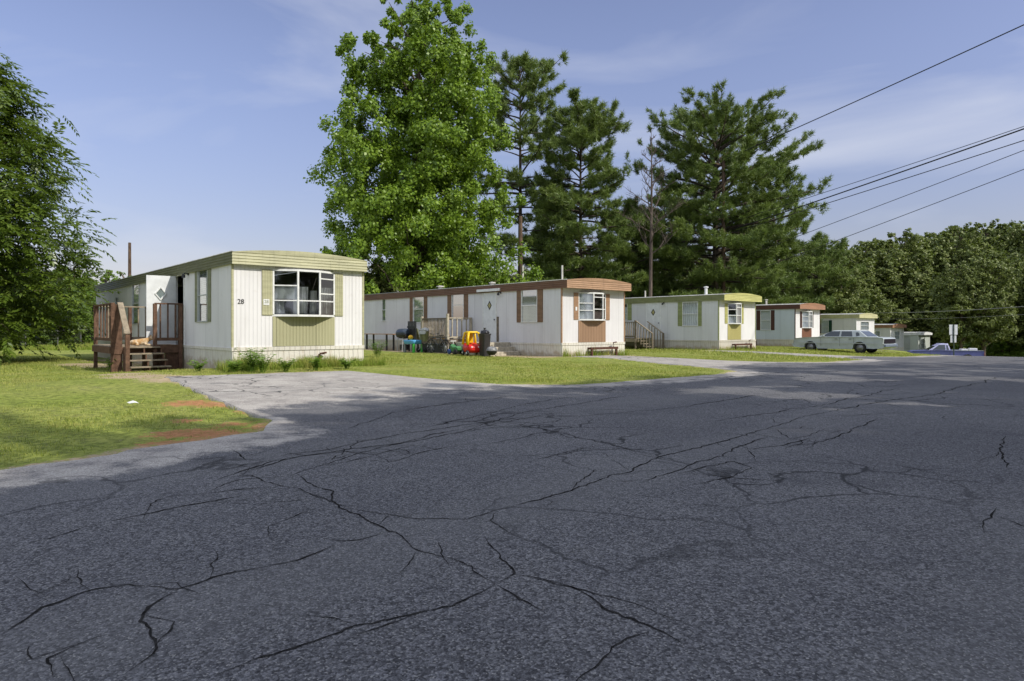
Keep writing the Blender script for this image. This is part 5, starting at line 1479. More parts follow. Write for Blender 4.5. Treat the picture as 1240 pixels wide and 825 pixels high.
def broadleaf(root, H, prof, h0, nlobes, leaves, lsize, mat, seed, lobe_r=(0.24, 0.36), trunk_r=0.35, bk=None, droop=0.0, tight=0.55, squash=0.8, density_clump=26, core=0):
    """prof(h in 0..1) -> radius"""
    rng = np.random.default_rng(seed)
    mb = MB()
    bend = rng.normal(0, 0.15, 2)
    tp = [(bend[0] * math.sin(t * 3), bend[1] * math.sin(t * 2.3), H * 0.93 * t - 0.2 * (t == 0)) for t in np.linspace(0, 1, 9)]
    mb.tube(tp, [trunk_r * (1 - t) ** 0.8 + 0.03 + (0.15 * trunk_r if t == 0 else 0) for t in np.linspace(0, 1, 9)], 10)
    lobes = []
    ga = 2.399963
    for i in range(nlobes):
        t = (i + 0.5) / nlobes
        h = h0 + (1 - h0) * t ** 0.92
        Rr = prof((h - h0) / (1 - h0))
        a = i * ga + rng.normal(0, 0.35)
        lr = rng.uniform(*lobe_r) * max(Rr, 0.22 * prof(0.45)) 
        rad = max(0, Rr - lr * rng.uniform(0.55, 1.25)) * rng.uniform(0.8, 1.06)
        c = np.array([math.cos(a) * rad, math.sin(a) * rad, H * h + rng.normal(0, 0.3)])
        lobes.append((c, lr))
        z0 = max(H * h0 * 0.7, c[2] - rad * 0.75 - 0.5)
        z0 = min(z0, H * 0.9)
        k = z0 / (H * 0.93)
        mb.tube(limb_path(rng, (bend[0] * math.sin(k * 3), bend[1] * math.sin(k * 2.3), z0), c, 5), [trunk_r * 0.32 * (1 - z0 / H) + 0.03, 0.09, 0.07, 0.05, 0.035, 0.02], 5, False)
    mb.build('trunk', bk or barkD, root, True)
    for i in range(core):
        t = (i + 0.5) / core; h = h0 + (0.95 - h0) * t; a = rng.uniform(0, 6.28); q = prof((h - h0) / (1 - h0))
        lobes.append((np.array([math.cos(a) * q * 0.22, math.sin(a) * q * 0.22, H * h]), q * 0.42))
    # clumps on lobe shells
    tot = sum(l[1] ** 2 for l in lobes); P = []; Dn = []
    for (c, lr) in lobes:
        n = max(30, int(leaves * lr ** 2 / tot))
        nc = max(5, n // density_clump)
        d = rand_dirs(nc, rng)
        d[:, 2] = d[:, 2] * 0.9 + 0.12
        rr = lr * (rng.uniform(0.45, 1.0, nc) ** tight)[:, None]
        cc = c + d * rr * np.array([1.08, 1.08, squash])
        cs = lr * rng.uniform(0.16, 0.34, nc)
        which = rng.integers(0, nc, n)
        e = rand_dirs(n, rng) * (rng.uniform(0, 1, n) ** 0.6 * cs[which])[:, None]
        e[:, 2] -= droop * np.linalg.norm(e[:, :2], axis=1)
        P.append(cc[which] + e)
        Dn.append(unit(d[which] * 0.9 + e / np.maximum(cs[which], 1e-3)[:, None] * 0.8))
    P = np.concatenate(P); Dn = np.concatenate(Dn); n = len(P)
    Nn = unit(Dn * 0.7 + np.array([0, 0, 0.55]) + rng.normal(0, 0.55, (n, 3)))
    D = unit(np.cross(Nn, rng.normal(size=(n, 3))) + np.array([0, 0, -0.35]))
    L = lsize * rng.uniform(0.65, 1.3, n)
    V, Fi = leaf_cloud(P, D, Nn, L, L * rng.uniform(0.65, 0.95, n), 0.2)
    np_mesh('crown', V, Fi, 4, mat, root)

def pine(root, H, blen, h0, seed, nwhorl=26, lean=(0, 0), tuft_len=0.40, dens=1.0, mat=None, sparse=0.0, trunk_r=0.3, bias=None):
    rng = np.random.default_rng(seed)
    mb = MB()
    tp = [(lean[0] * t * t, lean[1] * t * t, H * t - (0.3 if t == 0 else 0)) for t in np.linspace(0, 1, 9)]
    mb.tube(tp, [trunk_r * (1 - 0.93 * t) for t in np.linspace(0, 1, 9)], 9)
    TP = []; TD = []
    for w in range(nwhorl):
        t = w / (nwhorl - 1)
        hh = h0 + (0.985 - h0) * t ** 0.9
        nb = rng.integers(3, 6) if t < 0.9 else 4
        if rng.uniform() < sparse * (1 - t): nb = rng.integers(0, 2)
        a0 = rng.uniform(0, 6.28)
        for b in range(nb):
            a = a0 + b * 6.283 / nb + rng.normal(0, 0.25)
            L = blen(t) * rng.uniform(0.5, 1.2)
            if bias is not None: L *= 1 + bias[1] * math.cos(a - bias[0]) * (1 - t)
            if L < 0.25: L = 0.25
            up = 0.1 + 0.75 * t ** 1.6 + rng.normal(0, 0.1)
            z0 = H * hh + rng.normal(0, 0.15)
            base = np.array([lean[0] * hh * hh, lean[1] * hh * hh, z0])
            dr = np.array([math.cos(a), math.sin(a), 0.0])
            pts = []; m = 6
            for i in range(m + 1):
                q = i / m
                pts.append(base + dr * L * q * (1 - 0.1 * up) + np.array([0, 0, L * (up * q - 0.32 * q * q + 0.22 * q ** 4)]))
            pts = np.array(pts)
            mb.tube([tuple(p) for p in pts], [0.02 + 0.018 * L * (1 - i / m) for i in range(m + 1)], 4, False)
            nt = int((14 + L * 19) * dens)
            q = rng.uniform(0.22 + 0.12 * (L > 2), 1.02, nt) ** 0.8
            ii = np.clip((q * m).astype(int), 0, m - 1); fr = (q * m - ii)[:, None]
            pos = pts[ii] * (1 - fr) + pts[np.minimum(ii + 1, m)] * fr
            side = np.array([-dr[1], dr[0], 0])
            nn_ = max(3, nt // 9); node = rng.integers(0, nn_, nt)
            q = np.clip(rng.uniform(0.25, 1.0, nn_)[node] ** 0.75 + rng.normal(0, 0.16 / max(L, 0.6), nt), 0.05, 1.02)
            ii = np.clip((q * m).astype(int), 0, m - 1); fr = (q * m - ii)[:, None]
            pos = pts[ii] * (1 - fr) + pts[np.minimum(ii + 1, m)] * fr
            sp = (rng.normal(0, 1, nn_)[node]) * 0.22 * L * (1.2 - q * 0.7) + rng.normal(0, 0.13, nt)
            sp = np.clip(sp, -1.7, 1.7)
            pos = pos + side * sp[:, None] + dr * (np.abs(sp) * 0.5)[:, None] + np.stack([np.zeros(nt), np.zeros(nt), rng.normal(0.10, 0.15, nt) + np.abs(sp) * 0.1], 1)
            TP.append(pos)
            td = unit(dr * 0.8 + side * np.sign(sp)[:, None] * 0.5 + np.array([0, 0, 0.75]) + rng.normal(0, 0.3, (nt, 3)))
            TD.append(td)
    mb.build('trunk', barkP, root, True)
    TP = np.concatenate(TP); TD = np.concatenate(TD)
    k = 15
    P = np.repeat(TP, k, 0); Dn = np.repeat(TD, k, 0); n = len(P)
    P = P + Dn * rng.uniform(-0.18, 0.1, (n, 1))
    D = unit(Dn * 0.62 + rand_dirs(n, rng) * 0.95)
    Nn = rand_dirs(n, rng)
    L = tuft_len * rng.uniform(0.7, 1.25, n)
    S = unit(np.cross(D, Nn)); W = (0.05 * rng.uniform(0.8, 1.3, n))[:, None]
    V = np.stack([P - S * W * 0.5, P + S * W * 0.5, P + D * L[:, None]], 1).reshape(-1, 3)
    np_mesh('crown', V, np.arange(len(V)), 3, mat or LM['pine'], root)

def tree_root(name, px, d, label, group=None, rz=0.0, dz=0.0):
    p = gnd(px, d); p.z += dz
    return empty(name, p, rz, label, 'tree', group)

# big sweetgum
def gum_prof(t):
    return 6.95 * (np.interp(t, [0, 0.1, 0.3, 0.5, 0.7, 0.85, 0.95, 1], [0.95, 1.02, 1.0, 0.96, 0.84, 0.62, 0.42, 0.2]))
r_ = tree_root('sweetgum_tree', 507, 48, 'tallest bright green broadleaf tree towering behind the first two homes', rz=0.4)
broadleaf(r_, 24.9, gum_prof, 0.08, 66, 200000, 0.205, LM['gum'], 21, (0.25, 0.42), 0.5, droop=0.5, tight=0.35, squash=1.1, density_clump=150, core=16)

# pines
def bl(a, b, c, d): return lambda t: float(np.interp(t, [0, 0.25, 0.5, 0.75, 0.92, 1], [a, b, b * 0.92, c, d, 0.4]))
r_ = tree_root('pine_tree', 630, 62, 'slender open pine directly right of the tallest broadleaf tree', rz=0.3)
pine(r_, 25.8, bl(3.4, 5.4, 4.6, 2.9), 0.30, 31, 28, sparse=0.4, dens=0.8, trunk_r=0.3)
r_ = tree_root('pine_tree', 703, 60, 'mid height full pine above the tan trimmed home', rz=1.3)
pine(r_, 20.9, bl(4.2, 4.8, 3.9, 2.6), 0.12, 32, 28, dens=1.25, trunk_r=0.28)
r_ = tree_root('pine_tree', 866, 64, 'largest broad pine rising behind the lime trimmed home', rz=0.2)
pine(r_, 21.3, bl(6.6, 8.2, 6.6, 4.2), 0.16, 33, 34, dens=1.3, trunk_r=0.38, bias=(-0.4, 0.18))
r_ = tree_root('pine_tree', 945, 68, 'leaning open pine on the right flank of the largest pine', rz=2.2)
pine(r_, 18.8, bl(4.0, 4.8, 3.6, 1.8), 0.12, 34, 24, lean=(1.5, 0), dens=0.85, trunk_r=0.26, bias=(0.0, 0.3))
r_ = tree_root('pine_tree', 765, 66, 'short dark pine in the gap beside the bare tree', rz=0.9)
pine(r_, 13.5, bl(3.6, 3.8, 2.4, 1.3), 0.12, 35, 22, dens=1.2, trunk_r=0.22)
r_ = tree_root('pine_tree', 668, 70, 'shorter pine half hidden between the two pines above the tan trimmed home', rz=0.9)
pine(r_, 15.5, bl(3.0, 3.4, 2.2, 1.2), 0.15, 36, 20, dens=1.0, trunk_r=0.22)
r_ = tree_root('pine_tree', 990, 78, 'low spreading pine reaching over the dark green shuttered home', rz=0.5)
pine(r_, 12.5, bl(4.8, 5.4, 3.4, 1.6), 0.1, 37, 18, dens=0.9, trunk_r=0.22)
r_ = tree_root('pine_tree', 805, 74, 'mid height pine partly screened by the largest pine', rz=1.9)
pine(r_, 16.5, bl(3.6, 4.4, 3.0, 1.5), 0.1, 38, 24, dens=1.0, trunk_r=0.24)
r_ = tree_root('pine_tree', 915, 80, 'broad pine filling the gap right of the largest pine', rz=1.1)
pine(r_, 16.0, bl(5.0, 5.4, 3.4, 1.6), 0.08, 39, 22, dens=1.0, trunk_r=0.24)

# bare tree
r_ = tree_root('dead_tree', 787, 55, 'bare leafless grey tree beside the largest pine')
mb = MB(); rng = np.random.default_rng(8); Hd = at(787, 155, 55).z - r_.location.z
def twig(p, d, L, rad, depth):
    n = 4; pts = [p]; q = p.copy(); dd = d.copy()
    for i in range(n):
        dd = dd + rng.normal(0, 0.12, 3) + np.array([0, 0, 0.05]); dd /= np.linalg.norm(dd); q = q + dd * L / n; pts.append(q.copy())
    mb.tube([tuple(x) for x in pts], [rad * (1 - 0.6 * i / n) for i in range(n + 1)], 5, False)
    if depth > 0:
        for _ in range(5 if depth == 2 else 4):
            k = rng.integers(1, n + 1); a = rng.uniform(0, 6.28)
            nd = dd * 0.75 + np.array([math.cos(a), math.sin(a), 0.35]) * 0.75; nd /= np.linalg.norm(nd)
            twig(pts[k], nd, L * rng.uniform(0.4, 0.6), rad * 0.5, depth - 1)
mb.tube([(0, 0, -0.2), (0.1, 0, Hd * 0.5), (0.15, 0, Hd * 0.8), (0.1, 0, Hd)], [0.17, 0.12, 0.06, 0.015], 8)
for k in range(22):
    z = Hd * (0.42 + 0.55 * k / 22); a = k * 2.4
    twig(np.array([0.12, 0, z]), np.array([math.cos(a) * 0.8, math.sin(a) * 0.8, 0.55]), 2.6 * (1.12 - k / 22), 0.05, 2)
mb.build('trunk', bark('dry_brown_bark', (0.12, 0.095, 0.08)), r_)

# left compound-leaf tree
def compound_tree(root, H, prof, h0, nspray, seed, leafL=0.24):
    rng = np.random.default_rng(seed)
    mb = MB(); mb.tube([(0, 0, -0.2), (0.1, 0, H * 0.3), (0, 0.1, H * 0.6), (0, 0, H * 0.92)], [0.3, 0.24, 0.14, 0.03], 10)
    P = []; D = []; Nn = []; L = []
    nb = 110; cents = []
    for i in range(nb):
        t = (i + 0.5) / nb; h = h0 + (1 - h0) * t; a = i * 2.399 + rng.normal(0, 0.3); Rr = prof(t) * rng.uniform(0.55, 1.05)
        c = np.array([math.cos(a) * Rr, math.sin(a) * Rr, H * h]); cents.append(c)
        z0 = max(H * 0.12, c[2] - Rr * 0.5)
        mb.tube(limb_path(rng, (0, 0, min(z0, H * 0.9)), c, 5), [0.08, 0.06, 0.045, 0.03, 0.02, 0.012], 4, False)
    mb.build('trunk', barkD, root, True)
    for i in range(nspray):
        c = cents[rng.integers(0, nb)]
        q = rng.uniform(0.45, 1.0) if rng.uniform() < 0.6 else 1.0
        o = np.array([c[0] * q, c[1] * q, c[2] - (1 - q) * 0.6]) + rng.normal(0, 0.42, 3)
        out = np.array([c[0], c[1], 0]); out /= max(np.linalg.norm(out), 1e-3)
        d = out + rng.normal(0, 0.5, 3) + np.array([0, 0, -0.05]); d /= np.linalg.norm(d)
        nl = rng.integers(5, 8); rl = rng.uniform(0.5, 0.85)
        side = np.cross(d, [0, 0, 1.0]); side /= max(np.linalg.norm(side), 1e-3)
        up = np.cross(side, d)
        for k in range(nl):
            u = (k + 1) / nl
            p = o + d * rl * u + np.array([0, 0, -0.28 * u * u * rl])
            for sg in (-1, 1):
                dd = d * 0.55 + side * sg * 0.8 + np.array([0, 0, -0.35]) + rng.normal(0, 0.15, 3)
                P.append(p); D.append(dd); Nn.append(up + rng.normal(0, 0.3, 3)); L.append(leafL * (0.6 + 0.5 * math.sin(math.pi * u * 0.8)))
        P.append(o + d * rl + np.array([0, 0, -0.28 * rl])); D.append(d + np.array([0, 0, -0.4])); Nn.append(up); L.append(leafL)
    P = np.array(P); D = np.array(D); Nn = unit(np.array(Nn)); L = np.array(L)
    V, Fi = leaf_cloud(P, D, Nn, L, L * 0.36, 0.2)
    np_mesh('crown', V, Fi, 4, LM['hick'], root)
def left_prof(t): return float(np.interp(t, [0, 0.15, 0.35, 0.6, 0.8, 0.95, 1], [4.0, 4.5, 4.6, 4.1, 3.0, 1.5, 0.6]))
r_ = tree_root('hickory_tree', -66, 27, 'spreading tree with long drooping leaflets at the left lawn edge')
compound_tree(r_, 12.3, left_prof, 0.10, 8200, 41)

# prototypes for masses of broadleaf trees
def wood_prof(t): return float(np.interp(t, [0, 0.2, 0.5, 0.75, 0.92, 1], [0.62, 0.92, 1.0, 0.85, 0.55, 0.2]))
protos = []
def place(proto, x, y, z, sc, rz, label, group, first):
    o = proto if first else copy_tree(proto)
    o.location = (x, y, z); o.scale = (sc[0], sc[0], sc[1]); o.rotation_euler = (0, 0, rz)
    o['label'] = label; o['group'] = group; o['category'] = 'tree'
    return o
for i in range(4):
    e = empty('broadleaf_tree')
    broadleaf(e, 20, lambda t: 6.0 * wood_prof(t), (0.12, 0.2, 0.1, 0.16)[i], 44, 26000, 0.37, LM['wood'], 60 + i, (0.28, 0.46), 0.36, droop=0.15, tight=0.5, squash=0.75, density_clump=30)
    protos.append(e)
used = set(); rng = np.random.default_rng(77)
def put_px(px, d, top_y, label, group, pi=None, wid=1.0, dz=0.0):
    pi = int(rng.integers(0, 4)) if pi is None else pi
    p = gnd(px, d); h = at(px, top_y, d).z - p.z
    k = h / 20.0
    place(protos[pi], p.x, p.y, p.z + dz, (k * wid, k), rng.uniform(0, 6.28), label, group, pi not in used); used.add(pi)
WG = 'broadleaf trees of the wood beyond the end of the road'
WL = 'dull green broadleaf tree in the wood beyond the end of the road'
tops = [(985, 310), (1015, 300), (1040, 293), (1066, 290), (1092, 284), (1118, 282), (1146, 276), (1172, 275), (1196, 272), (1222, 270), (1250, 272), (1290, 268), (1340, 262), (1400, 262)]
for k, (px, ty) in enumerate(tops):
    put_px(px + rng.normal(0, 5), 108 + rng.uniform(-8, 8), ty + rng.normal(0, 3), WL, WG, wid=rng.uniform(0.95, 1.2))
for k in range(12):
    px = 990 + k * 32 + rng.normal(0, 6); put_px(px, 128 + rng.uniform(-6, 8), np.interp(px, [980, 1100, 1240, 1400], [312, 287, 274, 268]) + rng.normal(0, 5), WL, WG, wid=1.15)
for k in range(15):
    px = 985 + k * 25 + rng.normal(0, 5); put_px(px, 98 + rng.uniform(-4, 4), 330 + rng.normal(0, 10), WL, WG, wid=1.35)
for k in range(8):
    px = 1165 + k * 30 + rng.normal(0, 6); put_px(px, 80 + rng.uniform(-4, 4), 318 + rng.normal(0, 10), 'shaded broadleaf tree standing nearest the crest at the right edge of the wood', 'trees at the near edge of the wood', wid=0.95)
BG = 'low broadleaf trees filling the gap behind the mobile homes'
BL = 'low dark broadleaf tree behind the row of mobile homes'
for k in range(22):
    px = 400 + k * 29 + rng.normal(0, 8); put_px(px, 84 + rng.uniform(-8, 8), 322 + rng.normal(0, 14), BL, BG, wid=1.3)
for (px, d, ty, lab) in ((405, 55, 305, 'bushy tree filling the gap left of the tallest tree'), (470, 47, 318, 'bushy low tree under the left side of the tallest tree'), (560, 56, 322, 'bushy low tree under the right side of the tallest tree'), (610, 60, 335, 'small bushy tree behind the white door')):
    put_px(px, d, ty, lab, None, wid=1.6)

# left hedge shrubs
sh = empty('leafy_shrub', label='x', cat='shrub')
broadleaf(sh, 5.0, lambda t: 2.3 * float(np.interp(t, [0, 0.3, 0.7, 1], [0.85, 1, 0.8, 0.3])), 0.06, 26, 9000, 0.17, LM['shrub'], 91, (0.3, 0.5), 0.08, squash=0.85)
first = True
for (px, d, ty) in ((-70, 50, 330), (-30, 52, 322), (8, 50, 345), (40, 51, 338), (72, 50, 330), (100, 52, 338), (128, 54, 334), (150, 58, 336), (175, 60, 345), (20, 56, 318), (88, 57, 324), (60, 53, 352), (112, 50, 362)):
    p = gnd(px, d); k = (at(px, ty, d).z - p.z) / 5.0
    o = sh if first else copy_tree(sh); first = False
    o.location = p; o.scale = (k * 1.15, k * 1.15, k); o.rotation_euler = (0, 0, rng.uniform(0, 6.28))
    tag(o, 'leafy green shrub in the hedge behind the chain-link fence', 'shrub', 'shrubs of the hedge behind the chain-link fence')

for k in range(13):
    px = 1192 + k * 17 + rng.normal(0, 4); d = 84 + rng.uniform(-5, 6); p = gnd(px, d); o = copy_tree(sh)
    kk = rng.uniform(0.8, 1.25); o.location = p; o.scale = (kk * 1.3, kk * 1.3, kk); o.rotation_euler = (0, 0, rng.uniform(0, 6.28))
    tag(o, 'shaded bush under the trees beyond the pickup', 'shrub', 'undergrowth bushes at the edge of the wood')
# shade trees along the right-hand verge (off the picture, they throw the shade on the road)
shade_protos = []
for i in range(3):
    e = empty('broadleaf_tree', cat='tree')
    broadleaf(e, 20, lambda t: 6.0 * wood_prof(t), 0.14, 38, 7500, 0.50, LM['wood'], 160 + i, (0.26, 0.42), 0.36, droop=0.15, tight=0.5, squash=0.75, density_clump=45)
    shade_protos.append(e)
sused = set()
SG = 'tall shade trees lining the right-hand verge'
SLb = 'tall leafy shade tree on the right-hand verge, out of frame'
for (x, y, H_, w) in ((16.0, -5.6, 27, 0.18), (15.0, -6.3, 20.3, 0.85), (18, -8.0, 22.6, 0.75), (17.5, -0.5, 20.3, 0.75), (14.2, -2.2, 19.2, 0.9), (16.0, 3.2, 19, 0.95), (20.5, 6.4, 18.5, 0.95), (25.0, 12.2, 18, 0.95), (9.5, -11, 18, 0.9), (9.0, -4.5, 13, 0.9), (4.5, -13, 17, 0.9),
                      (12, 0.2, 11.5, 1.0), (18, 8.8, 12, 1.1), (30.5, 16.8, 16.5, 0.95), (36.5, 21.5, 15, 0.95), (43, 28, 14, 1.0), (50, 33, 14, 1.0), (58, 40, 14, 1.0), (-1, -15, 15, 0.9)):
    pi = int(rng.integers(0, 3)); k = H_ / 20
    if H_ in (27, 20.3, 19.2):
        place(protos[pi], x, y, Hxy(x, y) - 0.1, (k * w, k), rng.uniform(0, 6.28), SLb, SG, pi not in used); used.add(pi); continue
    place(shade_protos[pi], x, y, Hxy(x, y) - 0.1, (k * w, k), rng.uniform(0, 6.28), SLb, SG, pi not in sused); sused.add(pi)

# weeds at the foot of the first home's front
def weed_bush(px, py, h, rad, nst, seed, label):
    rng = np.random.default_rng(seed); p = on_ground(px, py)
    o = empty('weed_bush', p, 0, label, 'weed')
    mb = MB(); P = []; D = []; Nn = []
    for i in range(nst):
        a = rng.uniform(0, 6.28); tip = np.array([math.cos(a) * rad * rng.uniform(.2, 1), math.sin(a) * rad * rng.uniform(.2, 1), h * rng.uniform(.55, 1)])
        mb.tube([(tip[0] * .2, tip[1] * .2, -0.02), (tip[0] * .5, tip[1] * .5, tip[2] * .6), tuple(tip)], [0.008, 0.006, 0.003], 4, False)
        for k in range(11):
            u = 0.25 + 0.75 * k / 10; q = tip * np.array([u ** 1.3, u ** 1.3, u]); P.append(q); b = rng.uniform(0, 6.28)
            D.append((math.cos(b), math.sin(b), 0.1)); Nn.append((rng.normal(0, .3), rng.normal(0, .3), 1))
    mb.build('stem', M['weed'], o)
    P = np.array(P); D = np.array(D, float); Nn = unit(np.array(Nn, float)); L = rng.uniform(0.07, 0.15, len(P))
    V, Fi = leaf_cloud(P, D, Nn, L, L * 0.55, 0.15); np_mesh('foliage', V, Fi, 4, M['weed'], o)
weed_bush(305, 449, 0.62, 0.45, 26, 1, 'leafy weed bush at the front left of the home numbered 28')
weed_bush(318, 450, 0.5, 0.3, 16, 2, 'small leafy weed bush right of the larger one at the foot of the front wall')
weed_bush(284, 450, 0.32, 0.35, 16, 3, 'low spreading weed at the front left corner of the home numbered 28')
weed_bush(346, 449, 0.34, 0.3, 14, 4, 'low weed tuft under the bay window of the home numbered 28')
weed_bush(383, 448, 0.4, 0.3, 14, 5, 'weed tuft by the rusty gas pipe')
weed_bush(420, 446, 0.3, 0.3, 14, 6, 'low weed tuft near the front right corner of the home numbered 28')
weed_bush(240, 449, 0.3, 0.25, 10, 7, 'small weed tuft beside the deck at the skirting')
weed_bush(137, 450, 0.45, 0.25, 14, 8, 'grassy weed clump at the foot of the deck post')
weed_bush(457, 432, 0.7, 0.5, 18, 9, 'dark weed clump beneath the plank table')
M['tall_grass'] = leafmat('tall_grass', (0.17, 0.26, 0.03), (0.3, 0.35, 0.06), (0.42, 0.37, 0.12), 0.4, 0.6, 0.2, 1.5)
def strip_keep(T, amin, amax, bmin, bmax):
    def f(x, y, s, l):
        a, b = t2_local(x, y, T); return (a > amin) & (a < amax) & (b > bmin) & (b < bmax)
    return f
def tall(n, T, a0, a1, b0, b1, hmin, hmax, wid, seed):
    rng = np.random.default_rng(seed); a = rng.uniform(a0, a1, n); b = b0 + (b1 - b0) * rng.uniform(0, 1, n) ** 1.0
    x = T[0] + a * 0.76 - b * 0.65; y = T[1] + a * 0.65 + b * 0.76
    clump = 0.5 + 0.5 * np.sin(a * 5.1 + seed) * np.sin(a * 2.3 + 1)
    k = rng.uniform(size=n) < 0.25 + 0.75 * clump; x, y, clump = x[k], y[k], clump[k]; m = len(x)
    s, l = xy2sl(x, y); z = Hsl(s, l) - 0.03; h = rng.uniform(hmin, hmax, m) * (0.5 + 0.7 * clump); an = rng.uniform(0, 6.28, m); ln = rng.uniform(.1, .7, m)
    dx, dy = np.cos(an), np.sin(an); w = wid; bb = np.stack([x, y, z], 1); sd = np.stack([-dy * w / 2, dx * w / 2, 0 * dx], 1)
    tip = bb + np.stack([dx * h * ln, dy * h * ln, h], 1)
    V = np.stack([bb - sd, bb + sd, tip], 1).reshape(-1, 3)
    tag(np_mesh('weeds', V, np.arange(len(V)), 3, M['tall_grass']), 'taller grass and weeds growing along the skirting of the homes', 'weeds', kind='stuff')
tall(11000, (-7.8, 19.1), -0.5, 4.3, -1.0, -0.08, 0.08, 0.40, 0.018, 1)
tall(900, (2.12, 29.0), -0.1, 4.1, -0.25, -0.08, 0.1, 0.5, 0.025, 2)
tall(900, (12.15, 40.1), -0.1, 4.1, -0.3, -0.08, 0.08, 0.35, 0.03, 3)
tall(1500, (12.15, 40.1), -0.6, -0.03, 0, 12, 0.08, 0.25, 0.03, 4)
# yellow-tipped rough grass along the fence
def fence_rough():
    rng = np.random.default_rng(9); n = 9000
    px = rng.uniform(-80, 190, n); d = rng.uniform(43, 48, n); x = (px - 620) / F * d; s, l = xy2sl(x, d); z = Hsl(s, l) - 0.03
    h = rng.uniform(0.1, 0.4, n); an = rng.uniform(0, 6.28, n); dx, dy = np.cos(an) * 0.3, np.sin(an) * 0.3
    b = np.stack([x, d, z], 1); sd = np.stack([-dy * 0.08, dx * 0.08, 0 * dx], 1); tip = b + np.stack([dx * h, dy * h, h], 1)
    V = np.stack([b - sd, b + sd, tip], 1).reshape(-1, 3)
    tag(np_mesh('rough_grass', V, np.arange(len(V)), 3, M['tall_grass']), 'rough yellowish grass along the foot of the chain-link fence', 'grass', kind='stuff')
fence_rough()

# ------------------------------------------------------------------ light, sky, camera
sun_dir = Vector((0.85, -0.53, 0)).normalized(); el_ = math.radians(42)
sd = Vector((sun_dir.x * math.cos(el_), sun_dir.y * math.cos(el_), math.sin(el_)))
sl = bpy.data.lights.new('sun', 'SUN'); sl.energy = 4.15; sl.angle = math.radians(0.55); sl.color = (1.0, 0.95, 0.865)
so = bpy.data.objects.new('sun', sl); col.objects.link(so); so.location = sd * 60
so.rotation_euler = sd.to_track_quat('Z', 'Y').to_euler()

w = bpy.data.worlds.new('World'); scene.world = w; w.use_nodes = True
nt = w.node_tree; bg = nt.nodes['Background']
sky = nt.nodes.new('ShaderNodeTexSky'); sky.sky_type = 'NISHITA'; sky.sun_disc = False
sky.sun_elevation = el_; sky.sun_rotation = math.atan2(sd.x, sd.y); sky.air_density = 1.0; sky.dust_density = 1.2; sky.ozone_density = 1.5; sky.altitude = 200
hs = nt.nodes.new('ShaderNodeMix'); hs.data_type = 'RGBA'; hs.blend_type = 'MULTIPLY'; hs.inputs[0].default_value = 1.0
hs.inputs[7].default_value = (1.54, 1.26, 1.32, 1)
tg = nt.nodes.new('ShaderNodeTexCoord'); sg = nt.nodes.new('ShaderNodeSeparateXYZ'); nt.links.new(tg.outputs['Generated'], sg.inputs[0])
hr = nt.nodes.new('ShaderNodeMapRange'); hr.interpolation_type = 'SMOOTHSTEP'; hr.inputs[1].default_value = 0.0; hr.inputs[2].default_value = 0.38; hr.inputs[3].default_value = 0.66; hr.inputs[4].default_value = 1.03
nt.links.new(sg.outputs[2], hr.inputs[0])
hm = nt.nodes.new('ShaderNodeMix'); hm.data_type = 'RGBA'; hm.blend_type = 'MULTIPLY'; hm.inputs[0].default_value = 1.0
nt.links.new(sky.outputs[0], hm.inputs[6]); nt.links.new(hr.outputs[0], hm.inputs[7])
nt.links.new(hm.outputs[2], hs.inputs[6])
# faint high cirrus
tc = nt.nodes.new('ShaderNodeTexCoord'); mp = nt.nodes.new('ShaderNodeMapping'); mp.inputs['Scale'].default_value = (1.2, 2.2, 5.0); mp.inputs['Rotation'].default_value = (0.0, 0.35, 0.4)
nz = nt.nodes.new('ShaderNodeTexNoise'); nz.inputs['Scale'].default_value = 1.6; nz.inputs['Detail'].default_value = 7; nz.inputs['Distortion'].default_value = 0.6
mr = nt.nodes.new('ShaderNodeMapRange'); mr.inputs[1].default_value = 0.5; mr.inputs[2].default_value = 0.85; mr.inputs[3].default_value = 0.0; mr.inputs[4].default_value = 0.75
nt.links.new(tc.outputs['Generated'], mp.inputs[0]); nt.links.new(mp.outputs[0], nz.inputs['Vector']); nt.links.new(nz.outputs[0], mr.inputs[0])
cm = nt.nodes.new('ShaderNodeMix'); cm.data_type = 'RGBA'
nt.links.new(mr.outputs[0], cm.inputs[0]); nt.links.new(hs.outputs[2], cm.inputs[6]); cm.inputs[7].default_value = (6.0, 6.3, 7.2, 1)
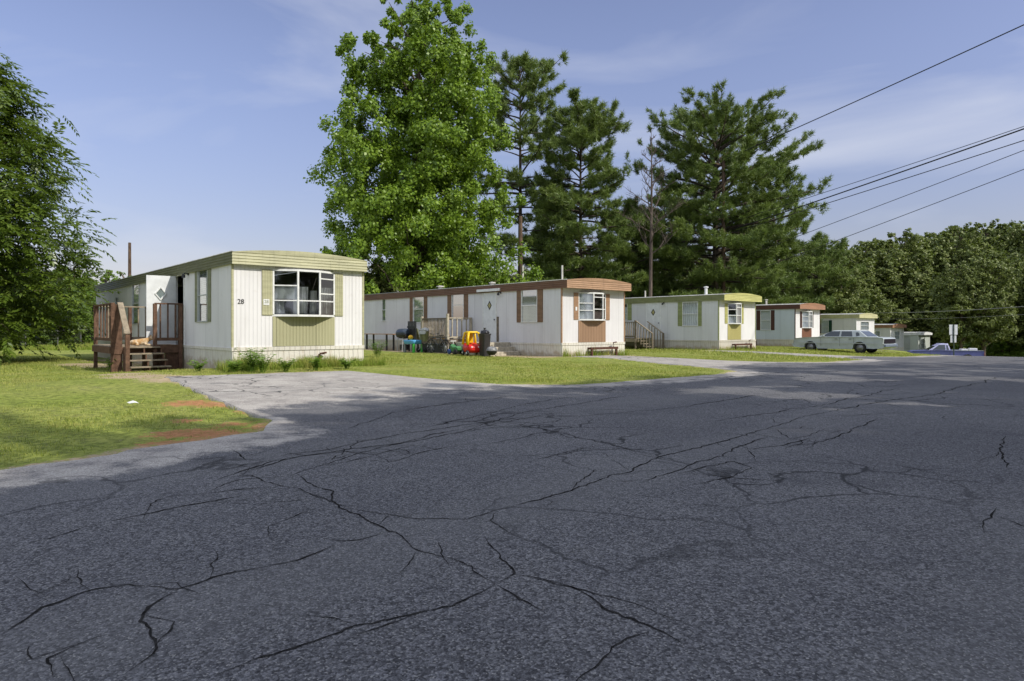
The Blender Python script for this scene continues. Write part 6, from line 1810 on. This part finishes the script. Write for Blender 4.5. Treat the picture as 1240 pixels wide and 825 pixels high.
# bright overcast added out of view, overhead and behind the viewer, to lift shade
sp = nt.nodes.new('ShaderNodeSeparateXYZ'); nt.links.new(tc.outputs['Generated'], sp.inputs[0])
def rng_(src, a, b):
    m = nt.nodes.new('ShaderNodeMapRange'); m.interpolation_type = 'SMOOTHSTEP'; m.inputs[1].default_value = a; m.inputs[2].default_value = b
    nt.links.new(src, m.inputs[0]); return m.outputs[0]
mx_ = nt.nodes.new('ShaderNodeMath'); mx_.operation = 'MAXIMUM'
nt.links.new(rng_(sp.outputs[2], 0.5, 0.8), mx_.inputs[0]); nt.links.new(rng_(sp.outputs[1], 0.1, -0.45), mx_.inputs[1])
hz = nt.nodes.new('ShaderNodeMix'); hz.data_type = 'RGBA'; hz.inputs[7].default_value = (7.9, 8.6, 10.4, 1)
vm = nt.nodes.new('ShaderNodeMath'); vm.operation = 'MULTIPLY_ADD'; nt.links.new(nz.outputs[0], vm.inputs[0]); vm.inputs[1].default_value = 0.6; vm.inputs[2].default_value = 0.6
vz = nt.nodes.new('ShaderNodeMath'); vz.operation = 'MULTIPLY'; vz.use_clamp = True; nt.links.new(vm.outputs[0], vz.inputs[0]); nt.links.new(mx_.outputs[0], vz.inputs[1])
nt.links.new(vz.outputs[0], hz.inputs[0]); nt.links.new(cm.outputs[2], hz.inputs[6])
nt.links.new(hz.outputs[2], bg.inputs['Color']); bg.inputs['Strength'].default_value = 0.12

cam = bpy.data.cameras.new('camera'); co = bpy.data.objects.new('camera', cam); col.objects.link(co)
cam.sensor_width = 36; cam.lens = 36 * F / 1240; cam.shift_y = -(412.5 - HZ) / 1240; cam.clip_end = 3000; cam.clip_start = 0.05
co.location = (0, 0, EYE); co.rotation_euler = (math.pi / 2, 0, 0)
scene.camera = co
scene.view_settings.view_transform = 'Standard'; scene.view_settings.look = 'None'; scene.view_settings.exposure = 0; scene.view_settings.gamma = 1
scene.cycles.use_denoising = True
scene.cycles.max_bounces = 6; scene.cycles.transparent_max_bounces = 12; scene.cycles.diffuse_bounces = 3; scene.cycles.glossy_bounces = 3
scene.cycles.sample_clamp_indirect = 6
